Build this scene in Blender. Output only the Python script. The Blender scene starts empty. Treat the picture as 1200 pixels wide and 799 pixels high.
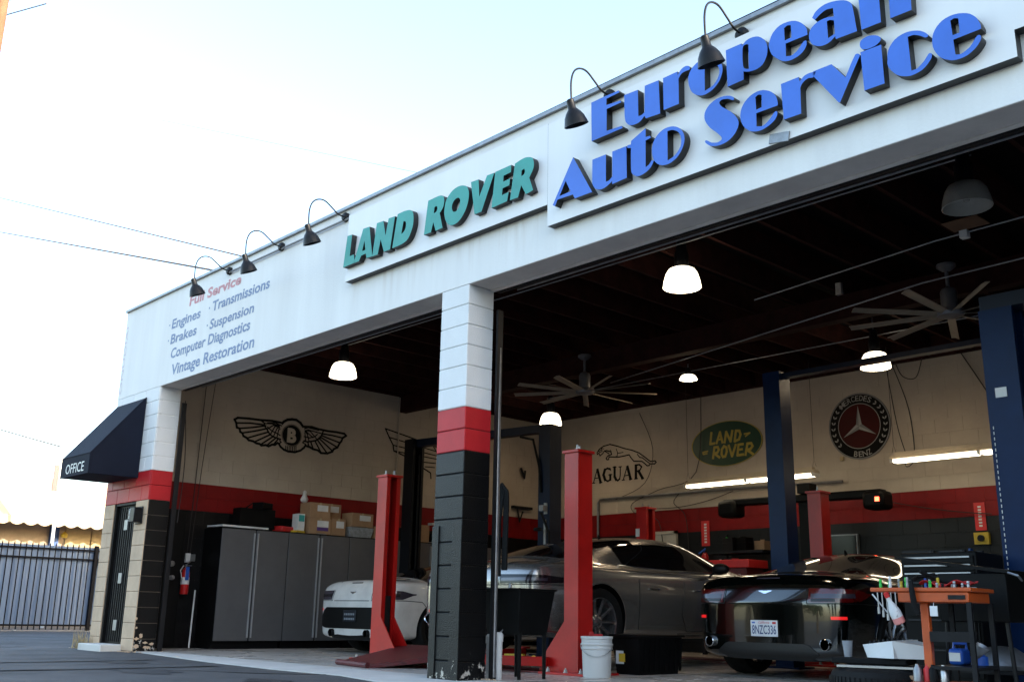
import bpy, bmesh, math, random
from mathutils import Vector, Matrix
from mathutils.bvhtree import BVHTree
random.seed(7)
PI = math.pi; R = math.radians
scene = bpy.context.scene
COL = scene.collection

# ---------------------------------------------------------------- camera
CAM = Vector((7.024, -5.959, 0.551))
cam_d = bpy.data.cameras.new('camera'); cam = bpy.data.objects.new('camera', cam_d); COL.objects.link(cam)
cam_d.sensor_width = 36.0; cam_d.lens = 36.0 * 1198.0 / 1200.0; cam_d.clip_start = 0.05; cam_d.clip_end = 3000
yaw, pitch, roll = -0.8222, 0.2615, 0.0184
fwd = Vector((math.sin(yaw)*math.cos(pitch), math.cos(yaw)*math.cos(pitch), math.sin(pitch)))
rgt = Vector((math.cos(yaw), -math.sin(yaw), 0)); upv = rgt.cross(fwd)
r2 = rgt*math.cos(roll) + upv*math.sin(roll); u2 = -rgt*math.sin(roll) + upv*math.cos(roll)
cam.matrix_world = Matrix(((r2.x, u2.x, -fwd.x, CAM.x), (r2.y, u2.y, -fwd.y, CAM.y), (r2.z, u2.z, -fwd.z, CAM.z), (0, 0, 0, 1)))
scene.camera = cam

# ---------------------------------------------------------------- light
SUN_AZ, SUN_EL = R(15), R(14.5)        # azimuth measured from +X towards +Y
world = bpy.data.worlds.new('World'); scene.world = world; world.use_nodes = True
nt = world.node_tree; nt.nodes.clear()
sky = nt.nodes.new('ShaderNodeTexSky'); sky.sky_type = 'NISHITA'; sky.sun_disc = False
sky.sun_elevation = SUN_EL; sky.sun_rotation = R(90) - SUN_AZ
sky.air_density = 1.0; sky.dust_density = 2.0; sky.ozone_density = 1.0
bg = nt.nodes.new('ShaderNodeBackground'); bg.inputs['Strength'].default_value = 0.15
wo = nt.nodes.new('ShaderNodeOutputWorld')
nt.links.new(sky.outputs[0], bg.inputs[0]); nt.links.new(bg.outputs[0], wo.inputs[0])
sl = bpy.data.lights.new('sun', 'SUN'); sl.energy = 2.2; sl.angle = R(0.5); sl.color = (1.0, 0.9, 0.76)
so = bpy.data.objects.new('sun', sl); COL.objects.link(so)
sd = Vector((math.cos(SUN_AZ)*math.cos(SUN_EL), math.sin(SUN_AZ)*math.cos(SUN_EL), math.sin(SUN_EL)))
so.rotation_euler = sd.to_track_quat('Z', 'Y').to_euler(); so.location = (20, 30, 20)
scene.view_settings.view_transform = 'Standard'; scene.view_settings.look = 'None'
scene.view_settings.exposure = 2.5; scene.view_settings.gamma = 1.0

# ---------------------------------------------------------------- materials
MATS = {}
def mat(name, c, rough=0.6, metal=0.0, c2=None, scale=4.0, amt=1.0, bump=0.0, bscale=60.0, spec=None, coat=0.0,
        emit=None, estr=0.0, chips=None, alpha=None, trans=0.0, streak=False, rvar=0.0, detail=6.0, flakes=False, stains=None, coat_ior=1.5):
    """procedural Principled material: base colour broken up by noise c -> c2, fine bump, optional chipped paint"""
    m = bpy.data.materials.new(name); m.use_nodes = True; n = m.node_tree; b = n.nodes['Principled BSDF']
    c = tuple(c) + (1,); b.inputs['Roughness'].default_value = rough; b.inputs['Metallic'].default_value = metal
    if spec is not None: b.inputs['Specular IOR Level'].default_value = spec
    if coat: b.inputs['Coat Weight'].default_value = coat; b.inputs['Coat Roughness'].default_value = 0.03; b.inputs['Coat IOR'].default_value = coat_ior
    if trans: b.inputs['Transmission Weight'].default_value = trans
    tc = n.nodes.new('ShaderNodeTexCoord'); geo = n.nodes.new('ShaderNodeNewGeometry')
    if c2 is None: c2 = tuple(min(1, v*0.78) for v in c[:3])
    mp = n.nodes.new('ShaderNodeMapping'); n.links.new(geo.outputs['Position'], mp.inputs[0])
    if streak: mp.inputs['Scale'].default_value = (1, 1, 0.12)
    ns = n.nodes.new('ShaderNodeTexNoise'); ns.inputs['Scale'].default_value = scale; ns.inputs['Detail'].default_value = detail
    ns.inputs['Roughness'].default_value = 0.65
    n.links.new(mp.outputs[0], ns.inputs['Vector'])
    rp = n.nodes.new('ShaderNodeMapRange'); rp.inputs[1].default_value = 0.35; rp.inputs[2].default_value = 0.72
    rp.inputs[3].default_value = 0; rp.inputs[4].default_value = amt; n.links.new(ns.outputs[0], rp.inputs[0])
    mx = n.nodes.new('ShaderNodeMix'); mx.data_type = 'RGBA'
    mx.inputs[6].default_value = c; mx.inputs[7].default_value = tuple(c2) + (1,)
    n.links.new(rp.outputs[0], mx.inputs[0]); col = mx.outputs[2]
    if chips:       # chips = (colour, height below which the paint is chipped, density)
        n2 = n.nodes.new('ShaderNodeTexNoise'); n2.inputs['Scale'].default_value = 13; n2.inputs['Detail'].default_value = 8
        n2.inputs['Roughness'].default_value = 0.72
        n.links.new(geo.outputs['Position'], n2.inputs['Vector'])
        sp = n.nodes.new('ShaderNodeSeparateXYZ'); n.links.new(geo.outputs['Position'], sp.inputs[0])
        mr = n.nodes.new('ShaderNodeMapRange'); mr.inputs[1].default_value = 0.0; mr.inputs[2].default_value = chips[1]
        mr.inputs[3].default_value = chips[2]; mr.inputs[4].default_value = 0.78
        n.links.new(sp.outputs[2], mr.inputs[0])
        gt = n.nodes.new('ShaderNodeMath'); gt.operation = 'GREATER_THAN'
        n.links.new(n2.outputs[0], gt.inputs[0]); n.links.new(mr.outputs[0], gt.inputs[1])
        m2 = n.nodes.new('ShaderNodeMix'); m2.data_type = 'RGBA'; m2.inputs[7].default_value = tuple(chips[0]) + (1,)
        n.links.new(gt.outputs[0], m2.inputs[0]); n.links.new(col, m2.inputs[6]); col = m2.outputs[2]
    if stains:      # rusty run marks between two heights: (colour, z low, z high)
        m3 = n.nodes.new('ShaderNodeMapping'); m3.inputs['Scale'].default_value = (1,1,.10); n.links.new(geo.outputs['Position'], m3.inputs[0])
        n4 = n.nodes.new('ShaderNodeTexNoise'); n4.inputs['Scale'].default_value = 9; n4.inputs['Detail'].default_value = 7; n.links.new(m3.outputs[0], n4.inputs['Vector'])
        sp = n.nodes.new('ShaderNodeSeparateXYZ'); n.links.new(geo.outputs['Position'], sp.inputs[0])
        zr = n.nodes.new('ShaderNodeMapRange'); zr.inputs[1].default_value = stains[1]; zr.inputs[2].default_value = stains[2]; zr.inputs[3].default_value = .0; zr.inputs[4].default_value = 1.0
        z2 = n.nodes.new('ShaderNodeMapRange'); z2.inputs[1].default_value = stains[2]; z2.inputs[2].default_value = stains[2]+.05; z2.inputs[3].default_value = 1.0; z2.inputs[4].default_value = 0.0
        nr = n.nodes.new('ShaderNodeMapRange'); nr.inputs[1].default_value = .52; nr.inputs[2].default_value = .75; nr.inputs[3].default_value = 0; nr.inputs[4].default_value = .38
        n.links.new(sp.outputs[2], zr.inputs[0]); n.links.new(sp.outputs[2], z2.inputs[0]); n.links.new(n4.outputs[0], nr.inputs[0])
        a1 = n.nodes.new('ShaderNodeMath'); a1.operation = 'MULTIPLY'; n.links.new(zr.outputs[0], a1.inputs[0]); n.links.new(z2.outputs[0], a1.inputs[1])
        xr = n.nodes.new('ShaderNodeMapRange'); xr.inputs[1].default_value = -2.2; xr.inputs[2].default_value = -1.7; n.links.new(sp.outputs[0], xr.inputs[0])
        a0 = n.nodes.new('ShaderNodeMath'); a0.operation = 'MULTIPLY'; n.links.new(a1.outputs[0], a0.inputs[0]); n.links.new(xr.outputs[0], a0.inputs[1]); a1 = a0
        a2 = n.nodes.new('ShaderNodeMath'); a2.operation = 'MULTIPLY'; n.links.new(a1.outputs[0], a2.inputs[0]); n.links.new(nr.outputs[0], a2.inputs[1])
        m5 = n.nodes.new('ShaderNodeMix'); m5.data_type = 'RGBA'; m5.inputs[7].default_value = tuple(stains[0]) + (1,)
        n.links.new(a2.outputs[0], m5.inputs[0]); n.links.new(col, m5.inputs[6]); col = m5.outputs[2]
    n.links.new(col, b.inputs['Base Color'])
    if rvar:
        mr = n.nodes.new('ShaderNodeMapRange'); mr.inputs[1].default_value = 0.3; mr.inputs[2].default_value = 0.7
        mr.inputs[3].default_value = max(0.02, rough-rvar); mr.inputs[4].default_value = min(1, rough+rvar)
        n.links.new(ns.outputs[0], mr.inputs[0]); n.links.new(mr.outputs[0], b.inputs['Roughness'])
    if bump:
        n3 = n.nodes.new('ShaderNodeTexNoise'); n3.inputs['Scale'].default_value = bscale; n3.inputs['Detail'].default_value = 4
        n.links.new(geo.outputs['Position'], n3.inputs['Vector'])
        bp = n.nodes.new('ShaderNodeBump'); bp.inputs['Strength'].default_value = bump; bp.inputs['Distance'].default_value = 0.01
        n.links.new(n3.outputs[0], bp.inputs['Height']); n.links.new(bp.outputs[0], b.inputs['Normal'])
    if flakes:
        n3 = n.nodes.new('ShaderNodeTexVoronoi'); n3.inputs['Scale'].default_value = 900
        n.links.new(tc.outputs['Object'], n3.inputs['Vector'])
        bp = n.nodes.new('ShaderNodeBump'); bp.inputs['Strength'].default_value = 0.03; bp.inputs['Distance'].default_value = 0.002
        n.links.new(n3.outputs['Distance'], bp.inputs['Height']); n.links.new(bp.outputs[0], b.inputs['Normal'])
    if emit: b.inputs['Emission Color'].default_value = tuple(emit) + (1,); b.inputs['Emission Strength'].default_value = estr
    MATS[name] = m; return m
M = MATS
mat('stucco_white', (.82,.81,.78), .75, c2=(.70,.685,.66), scale=2.2, detail=12, amt=.8, bump=.25, bscale=45, streak=True, stains=((.45,.34,.24), 3.60, 4.05))
mat('soffit_grey', (.66,.61,.56), .8, c2=(.54,.50,.46), scale=3, bump=.2, bscale=50); mat('soffit_edge', (.78,.72,.66), .7, c2=(.62,.57,.5), scale=6)
mat('block_white', (.78,.78,.77), .7, c2=(.68,.68,.66), scale=2, amt=.6, bump=.3, bscale=70)
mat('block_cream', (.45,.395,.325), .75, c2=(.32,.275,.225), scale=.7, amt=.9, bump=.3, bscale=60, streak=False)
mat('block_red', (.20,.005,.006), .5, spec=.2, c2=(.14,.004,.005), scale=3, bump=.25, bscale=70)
mat('block_red_out', (.50,.014,.02), .5, spec=.35, c2=(.40,.012,.016), scale=3, bump=.25, bscale=70)
mat('block_black', (.0025,.0025,.003), .42, spec=.3, c2=(.006,.006,.0065), scale=3, bump=.25, bscale=80)
mat('block_black_chip', (.0014,.0015,.0018), .36, spec=.28, c2=(.003,.003,.0035), scale=4, bump=.55, bscale=90, chips=((.5,.46,.4), .55, .55))
mat('block_tan', (.62,.45,.30), .7, c2=(.46,.33,.22), scale=3, bump=.4, bscale=60)
mat('mortar_dark', (.006,.006,.006), .9, spec=.1); mat('mortar_cream', (.40,.35,.285), .9); mat('mortar_white', (.5,.5,.49), .9)
mat('mortar_tan', (.2,.16,.12), .95); mat('mortar_red', (.08,.003,.003), .9)
mat('concrete_floor', (.56,.51,.45), .28, c2=(.44,.40,.355), scale=.8, amt=.8, bump=.04, bscale=30, rvar=.10, spec=.5)
mat('concrete_apron', (.60,.585,.55), .7, c2=(.46,.45,.42), scale=2.2, bump=.2, bscale=80)
mat('asphalt', (.085,.084,.086), .78, c2=(.042,.043,.046), scale=.9, detail=10, bump=1.0, bscale=160, rvar=.1)
mat('oil_stain', (.022,.022,.024), .5, c2=(.04,.04,.043), scale=6, bump=.8, bscale=160); mat('pale_scuff', (.16,.16,.16), .85, c2=(.07,.07,.073), scale=14, bump=.8, bscale=160); mat('tyre_mark', (.058,.058,.06), .75, c2=(.09,.09,.092), scale=3, bump=.9, bscale=160)
mat('dirt', (.16,.12,.09), .95, c2=(.08,.06,.045), scale=9, bump=.6, bscale=80)
mat('dark_wood', (.034,.010,.008), .85, spec=.1, c2=(.014,.005,.004), scale=5)
mat('deck_wood', (.005,.003,.003), .9, spec=.1, c2=(.003,.002,.002), scale=5)
mat('panel_white', (.82,.81,.79), .45, c2=(.73,.72,.70), scale=2, amt=.7, streak=True, bump=.03)
mat('panel_edge', (.03,.03,.033), .5)
mat('letter_blue', (.042,.165,.66), .4, c2=(.036,.135,.54), scale=2.5, detail=10, amt=1)
mat('letter_teal', (.035,.34,.285), .5, c2=(.03,.27,.23), scale=5, bump=.15, bscale=120)
mat('letter_side', (.012,.012,.014), .45)
mat('paint_text_blue', (.17,.23,.37), .8, c2=(.34,.41,.54), scale=20); mat('paint_text_red', (.55,.22,.24), .8, c2=(.68,.42,.42), scale=20)
mat('paint_faded', (.62,.55,.62), .8, c2=(.72,.68,.72), scale=20)
mat('paint_black', (.0035,.0035,.0035), .6, spec=.1); mat('paint_green', (.008,.05,.025), .45, c2=(.006,.04,.02)); mat('paint_gold', (.42,.33,.05), .5)
mat('paint_silver', (.30,.295,.28), .45); mat('paint_dimsilver', (.16,.16,.16), .45); mat('paint_maroon', (.055,.003,.003), .5, spec=.12, c2=(.03,.002,.002), scale=2)
mat('lamp_black', (.004,.0045,.006), .42, spec=.22, c2=(.010,.010,.012), scale=15); mat('galv', (.30,.31,.32), .45, .8, c2=(.2,.2,.21), scale=12)
mat('steel', (.38,.38,.38), .42, .7, c2=(.3,.3,.3)); mat('dark_steel', (.02,.02,.022), .5, .6)
mat('awning_navy', (.003,.0058,.016), .8, spec=.25, c2=(.0045,.008,.021), scale=3, bump=.15, bscale=300)
mat('lift_red', (.47,.008,.006), .36, spec=.4, c2=(.32,.006,.005), scale=3, amt=.9, bump=.03, chips=((.10,.06,.055), 2.6, .66))
mat('lift_orange', (.62,.035,.015), .35, c2=(.5,.02,.012), scale=3, coat=.2)
mat('plate_red', (.13,.005,.007), .5, c2=(.05,.004,.005), scale=12, bump=.8, bscale=70)
mat('lift_blue', (.0022,.017,.066), .4, spec=.15, c2=(.0015,.010,.042), scale=2.2, bump=.03, chips=((.05,.05,.055), 3.4, .68))
mat('lift_navy', (.003,.010,.028), .45, spec=.25, c2=(.002,.006,.018), scale=2.2)
mat('lift_dark', (.0025,.0035,.006), .45, spec=.25); mat('black_plastic', (.0024,.0024,.0026), .5, spec=.12, c2=(.005,.005,.005)); mat('black_rubber', (.004,.004,.004), .8, spec=.2, c2=(.008,.008,.008), scale=20)
mat('cab_door', (.12,.118,.122), .40, .2, rvar=.12, c2=(.09,.089,.093), scale=1.2); mat('handle_silver', (.42,.42,.43), .35, .3); mat('cab_body', (.0025,.0025,.003), .5, spec=.2)
mat('white_plastic', (.62,.62,.61), .4, c2=(.6,.6,.58), scale=6); mat('cardboard', (.36,.22,.12), .85, c2=(.28,.165,.09), scale=5)
mat('clear_plastic', (.35,.37,.38), .25, c2=(.2,.2,.2), scale=20); mat('paper', (.7,.7,.69), .8); mat('label_purple', (.1,.04,.2), .7); mat('label_teal', (.03,.3,.28), .7)
mat('orange_metal', (.50,.080,.010), .42, c2=(.36,.055,.008), scale=9, detail=10, chips=((.06,.05,.045), 1.6, .64)); mat('yellow', (.6,.42,.03), .5); mat('tool_green', (.03,.5,.06), .4); mat('tool_blue', (.02,.10,.45), .4)
mat('red_cloth', (.45,.02,.02), .9); mat('ext_red', (.55,.015,.015), .3, coat=.5); mat('sign_red', (.6,.02,.02), .5)
mat('fan_blade', (.30,.25,.19), .5, .2); mat('fan_body', (.22,.22,.23), .4, .5)
mat('door_black', (.0022,.0022,.0026), .55, spec=.2); mat('door_cream', (.45,.42,.36), .6); mat('glass_dark', (.003,.003,.004), .15, spec=.3)
mat('bowl_lit', (.9,.88,.82), .4, emit=(1.0,.86,.62), estr=1.1); mat('bowl_dim', (.30,.28,.24), .25, c2=(.38,.36,.32), scale=4, streak=False)
mat('tube_lit', (.9,.9,.85), .4, emit=(1.0,.88,.66), estr=1.4); mat('fixture_white', (.45,.38,.28), .5)
mat('led_red', (.6,.02,.01), .3, emit=(1,.05,.02), estr=3.0)
mat('tail_red', (.10,.002,.002), .1, c2=(.07,.0015,.0015), coat=.8); mat('tail_clear', (.055,.045,.06), .15, .2, coat=.5); mat('tail_dark', (.012,.010,.012), .12, spec=.35)
mat('reflector_glow', (.5,.01,.01), .2, coat=1.0, emit=(1,.02,.02), estr=.12)  # faint glow put into the material; the car part itself is no lamp
mat('chrome', (.75,.75,.76), .07, 1.0); mat('rim_alloy', (.55,.55,.56), .25, .9, c2=(.25,.25,.27)); mat('rim_black', (.02,.02,.022), .25, .5)
mat('tyre', (.0045,.0045,.005), .75, spec=.25, c2=(.009,.009,.009), scale=30, bump=.3, bscale=80); mat('car_glass', (.006,.006,.007), .03, spec=.8, coat=.5)
mat('car_black', (.0010,.0018,.0015), .10, coat=1.0, flakes=True, coat_ior=1.62); mat('car_grey', (.29,.27,.25), .26, .7, c2=(.27,.25,.23), scale=2, coat=1.0, flakes=True)
mat('car_white', (.70,.68,.64), .3, coat=1.0, flakes=True); mat('car_trim', (.0025,.0025,.0025), .5, spec=.25); mat('car_carbon', (.014,.0135,.013), .4)
mat('plate_white', (.72,.73,.75), .45); mat('plate_blue', (.03,.05,.16), .5); mat('plate_dark', (.015,.018,.024), .4); mat('plate_grey', (.22,.24,.26), .5)
mat('sheet_steel', (.13,.185,.28), .5, .1, c2=(.09,.13,.205), scale=3, streak=True); mat('fence_black', (.0025,.0028,.005), .6, spec=.1)
mat('canvas_cream', (.46,.375,.27), .8, c2=(.39,.315,.22), scale=1.2); mat('stucco_tan', (.36,.29,.21), .85, c2=(.29,.23,.165)); mat('shutter_tan', (.42,.33,.18), .7); mat('post_blue', (.02,.08,.28), .6)
mat('pole_wood', (.17,.088,.048), .9, c2=(.11,.06,.033), scale=3); mat('wire', (.03,.025,.025), .7); mat('sky_wire', (.16,.10,.07), .8); mat('foliage', (.05,.085,.025), .8, c2=(.028,.05,.015), scale=5); mat('bark', (.09,.065,.045), .95)
mat('foil_silver', (.5,.5,.5), .35, .9); mat('pink_liquid', (.7,.25,.22), .4); mat('grime', (.035,.03,.028), .8)
mat('clear_cup', (.6,.62,.64), .15, c2=(.45,.47,.5), trans=.6); mat('roof_dark', (.08,.08,.085), .9)

# ---------------------------------------------------------------- mesh collector and object helpers
class MB:
    def __init__(s): s.v = []; s.f = []; s.m = []; s.mi = 0
    def add(s, vs, fs, mi=None):
        o = len(s.v); s.v += [tuple(v) for v in vs]; s.f += [tuple(i+o for i in f) for f in fs]
        s.m += [s.mi if mi is None else mi]*len(fs); return s
    def box(s, a, b, mi=None):
        x0,y0,z0 = a; x1,y1,z1 = b
        return s.add([(x0,y0,z0),(x1,y0,z0),(x1,y1,z0),(x0,y1,z0),(x0,y0,z1),(x1,y0,z1),(x1,y1,z1),(x0,y1,z1)],
                     [(0,3,2,1),(4,5,6,7),(0,1,5,4),(1,2,6,5),(2,3,7,6),(3,0,4,7)], mi)
    def obox(s, c, sz, rz=0, rx=0, ry=0, mi=None):
        m = Matrix.Translation(c) @ Matrix.Rotation(rz,4,'Z') @ Matrix.Rotation(ry,4,'Y') @ Matrix.Rotation(rx,4,'X')
        h = [v/2 for v in sz]; vs = [m @ Vector((x*h[0],y*h[1],z*h[2])) for z in (-1,1) for x,y in ((-1,-1),(1,-1),(1,1),(-1,1))]
        return s.add(vs, [(0,3,2,1),(4,5,6,7),(0,1,5,4),(1,2,6,5),(2,3,7,6),(3,0,4,7)], mi)
    def tube(s, pts, r, n=8, caps=True, mi=None):
        pts = [Vector(p) for p in pts]; rs = r if isinstance(r, (list,tuple)) else [r]*len(pts)
        o = len(s.v); prev = None
        for i,p in enumerate(pts):
            t = (pts[min(i+1,len(pts)-1)]-pts[max(i-1,0)]).normalized()
            if prev is None:
                a = Vector((0,0,1)) if abs(t.z) < .9 else Vector((1,0,0)); u = t.cross(a).normalized()
            else: u = (prev - t*prev.dot(t)).normalized()
            prev = u; w = t.cross(u)
            s.v += [tuple(p + (u*math.cos(2*PI*k/n) + w*math.sin(2*PI*k/n))*rs[i]) for k in range(n)]
        m_ = s.mi if mi is None else mi
        for i in range(len(pts)-1):
            for k in range(n):
                s.f.append((o+i*n+k, o+i*n+(k+1)%n, o+(i+1)*n+(k+1)%n, o+(i+1)*n+k)); s.m.append(m_)
        if caps:
            s.f.append(tuple(o+k for k in range(n))[::-1]); s.m.append(m_)
            e = o+(len(pts)-1)*n; s.f.append(tuple(e+k for k in range(n))); s.m.append(m_)
        return s
    def lathe(s, prof, c, axis='Z', n=24, mtx=None, mi=None, cap=True):
        """prof = [(radius, height)...] turned about an axis through c"""
        o = len(s.v); B = {'Z':Matrix.Identity(4), 'X':Matrix.Rotation(PI/2,4,'Y'), 'Y':Matrix.Rotation(-PI/2,4,'X')}[axis]
        m = Matrix.Translation(c) @ (mtx if mtx else B); m_ = s.mi if mi is None else mi
        for r,h in prof: s.v += [tuple(m @ Vector((r*math.cos(2*PI*k/n), r*math.sin(2*PI*k/n), h))) for k in range(n)]
        for i in range(len(prof)-1):
            for k in range(n):
                s.f.append((o+i*n+k, o+i*n+(k+1)%n, o+(i+1)*n+(k+1)%n, o+(i+1)*n+k)); s.m.append(m_)
        if not cap: return s
        if prof[0][0] > 1e-4: s.f.append(tuple(o+k for k in range(n))[::-1]); s.m.append(m_)
        if prof[-1][0] > 1e-4: e = o+(len(prof)-1)*n; s.f.append(tuple(e+k for k in range(n))); s.m.append(m_)
        return s
    def prism(s, poly, fr, to, mi=None):
        """poly: list of 3D points (planar); extruded by vector to-fr"""
        d = Vector(to)-Vector(fr); n = len(poly); vs = [Vector(p) for p in poly] + [Vector(p)+d for p in poly]
        fs = [tuple(range(n)), tuple(range(2*n-1, n-1, -1))] + [(i, n+i, n+(i+1)%n, (i+1)%n) for i in range(n)]
        return s.add(vs, fs, mi)
def root_loc(p):
    l = Vector((0,0,0))
    while p is not None: l += p.location; p = p.parent
    return l
def finish(me, smooth=35, fix=True):
    if fix:
        bm = bmesh.new(); bm.from_mesh(me); bmesh.ops.recalc_face_normals(bm, faces=bm.faces); bm.to_mesh(me); bm.free()
    if smooth:
        me.shade_smooth(); me.set_sharp_from_angle(angle=R(smooth))
def build(mb, name, mats, parent=None, local=False, smooth=35, bevel=0, label=None, kind=None, fix=True):
    me = bpy.data.meshes.new(name); off = Vector((0,0,0)) if local else root_loc(parent)
    me.from_pydata([(v[0]-off.x, v[1]-off.y, v[2]-off.z) for v in mb.v], [], mb.f)
    mats = mats if isinstance(mats, (list,tuple)) else [mats]
    for m in mats: me.materials.append(M[m] if isinstance(m,str) else m)
    if len(mats) > 1: me.polygons.foreach_set('material_index', mb.m)
    finish(me, smooth, fix)
    o = bpy.data.objects.new(name, me); COL.objects.link(o); o.parent = parent
    if bevel:
        b = o.modifiers.new('bevel','BEVEL'); b.width = bevel; b.segments = 2; b.limit_method = 'ANGLE'; b.angle_limit = R(40)
    if label: o['label'] = label
    if kind: o['kind'] = kind
    return o
def thing(name, loc, label, cat, group=None, rz=0):
    o = bpy.data.objects.new(name, None); o.empty_display_size = .1; COL.objects.link(o)
    o.location = loc; o.rotation_euler = (0,0,rz); o['label'] = label; o['category'] = cat
    if group: o['group'] = group
    return o
def solo(mb, name, mats, label, cat, group=None, loc=None, **k):
    """a thing that is one mesh; its origin is put at loc"""
    o = build(mb, name, mats, None, **k)
    if loc is not None:
        o.data.transform(Matrix.Translation(-Vector(loc))); o.location = loc
    o['label'] = label; o['category'] = cat
    if group: o['group'] = group
    return o
def struct(mb, name, mats, **k):
    o = build(mb, name, mats, None, **k); o['kind'] = 'structure'; return o
def copy_tree(o, parent=None):
    c = o.copy(); COL.objects.link(c); c.parent = parent
    for ch in list(o.children): copy_tree(ch, c)
    return c
def text_mesh(s, bold=0.0, extrude=0.0):
    cu = bpy.data.curves.new('t', 'FONT'); cu.body = s; cu.size = 1; cu.offset = bold; cu.extrude = extrude; cu.resolution_u = 3
    ob = bpy.data.objects.new('t', cu); COL.objects.link(ob); dg = bpy.context.evaluated_depsgraph_get()
    me = bpy.data.meshes.new_from_object(ob.evaluated_get(dg)); vs = [tuple(v.co) for v in me.vertices]; fs = [tuple(p.vertices) for p in me.polygons]
    bpy.data.objects.remove(ob); bpy.data.curves.remove(cu); bpy.data.meshes.remove(me); return vs, fs
def put_text(mb, s, org, ux, uz, width, height, bold=0.0, shear=0.0, thick=0.002, mi=None):
    """fit flat lettering: org = left end of the baseline, ux / uz unit vectors, width overall, height of a capital"""
    vs, fs = text_mesh(s, bold)
    x0 = min(v[0] for v in vs); x1 = max(v[0] for v in vs); sx = width/(x1-x0); sz = height/0.70
    ux = Vector(ux); uz = Vector(uz); n = ux.cross(uz); org = Vector(org)
    top = [org + ux*((v[0]-x0)*sx + v[1]*sz*shear) + uz*(v[1]*sz) for v in vs]
    mb.add(top, fs, mi)
def poly_fill(loops):
    """fill 2D loops (outer + holes) -> verts, tris"""
    bm = bmesh.new(); es = []
    for lp in loops:
        vv = [bm.verts.new((x,y,0)) for x,y in lp]
        es += [bm.edges.new((vv[i], vv[(i+1)%len(vv)])) for i in range(len(vv))]
    bmesh.ops.triangle_fill(bm, use_beauty=True, edges=es, normal=(0,0,1)); bm.verts.index_update()
    vs = [(v.co.x, v.co.y) for v in bm.verts]; fs = [tuple(v.index for v in f.verts) for f in bm.faces]; bm.free(); return vs, fs
def stroke_quads(mb, pts, w, to3d, off=0.0, mi=None):
    """flat painted stroke along 2D points, drawn with the width w; joints closed with small fans"""
    for i in range(len(pts)-1):
        a = Vector(pts[i]); b = Vector(pts[i+1]); d = b-a
        if d.length < 1e-6: continue
        d.normalize(); n = Vector((-d.y, d.x))*w/2; e = d*w*.35
        mb.add([to3d(*(a-e+n)), to3d(*(a-e-n)), to3d(*(b+e-n)), to3d(*(b+e+n))], [(0,1,2,3)], mi)

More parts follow.
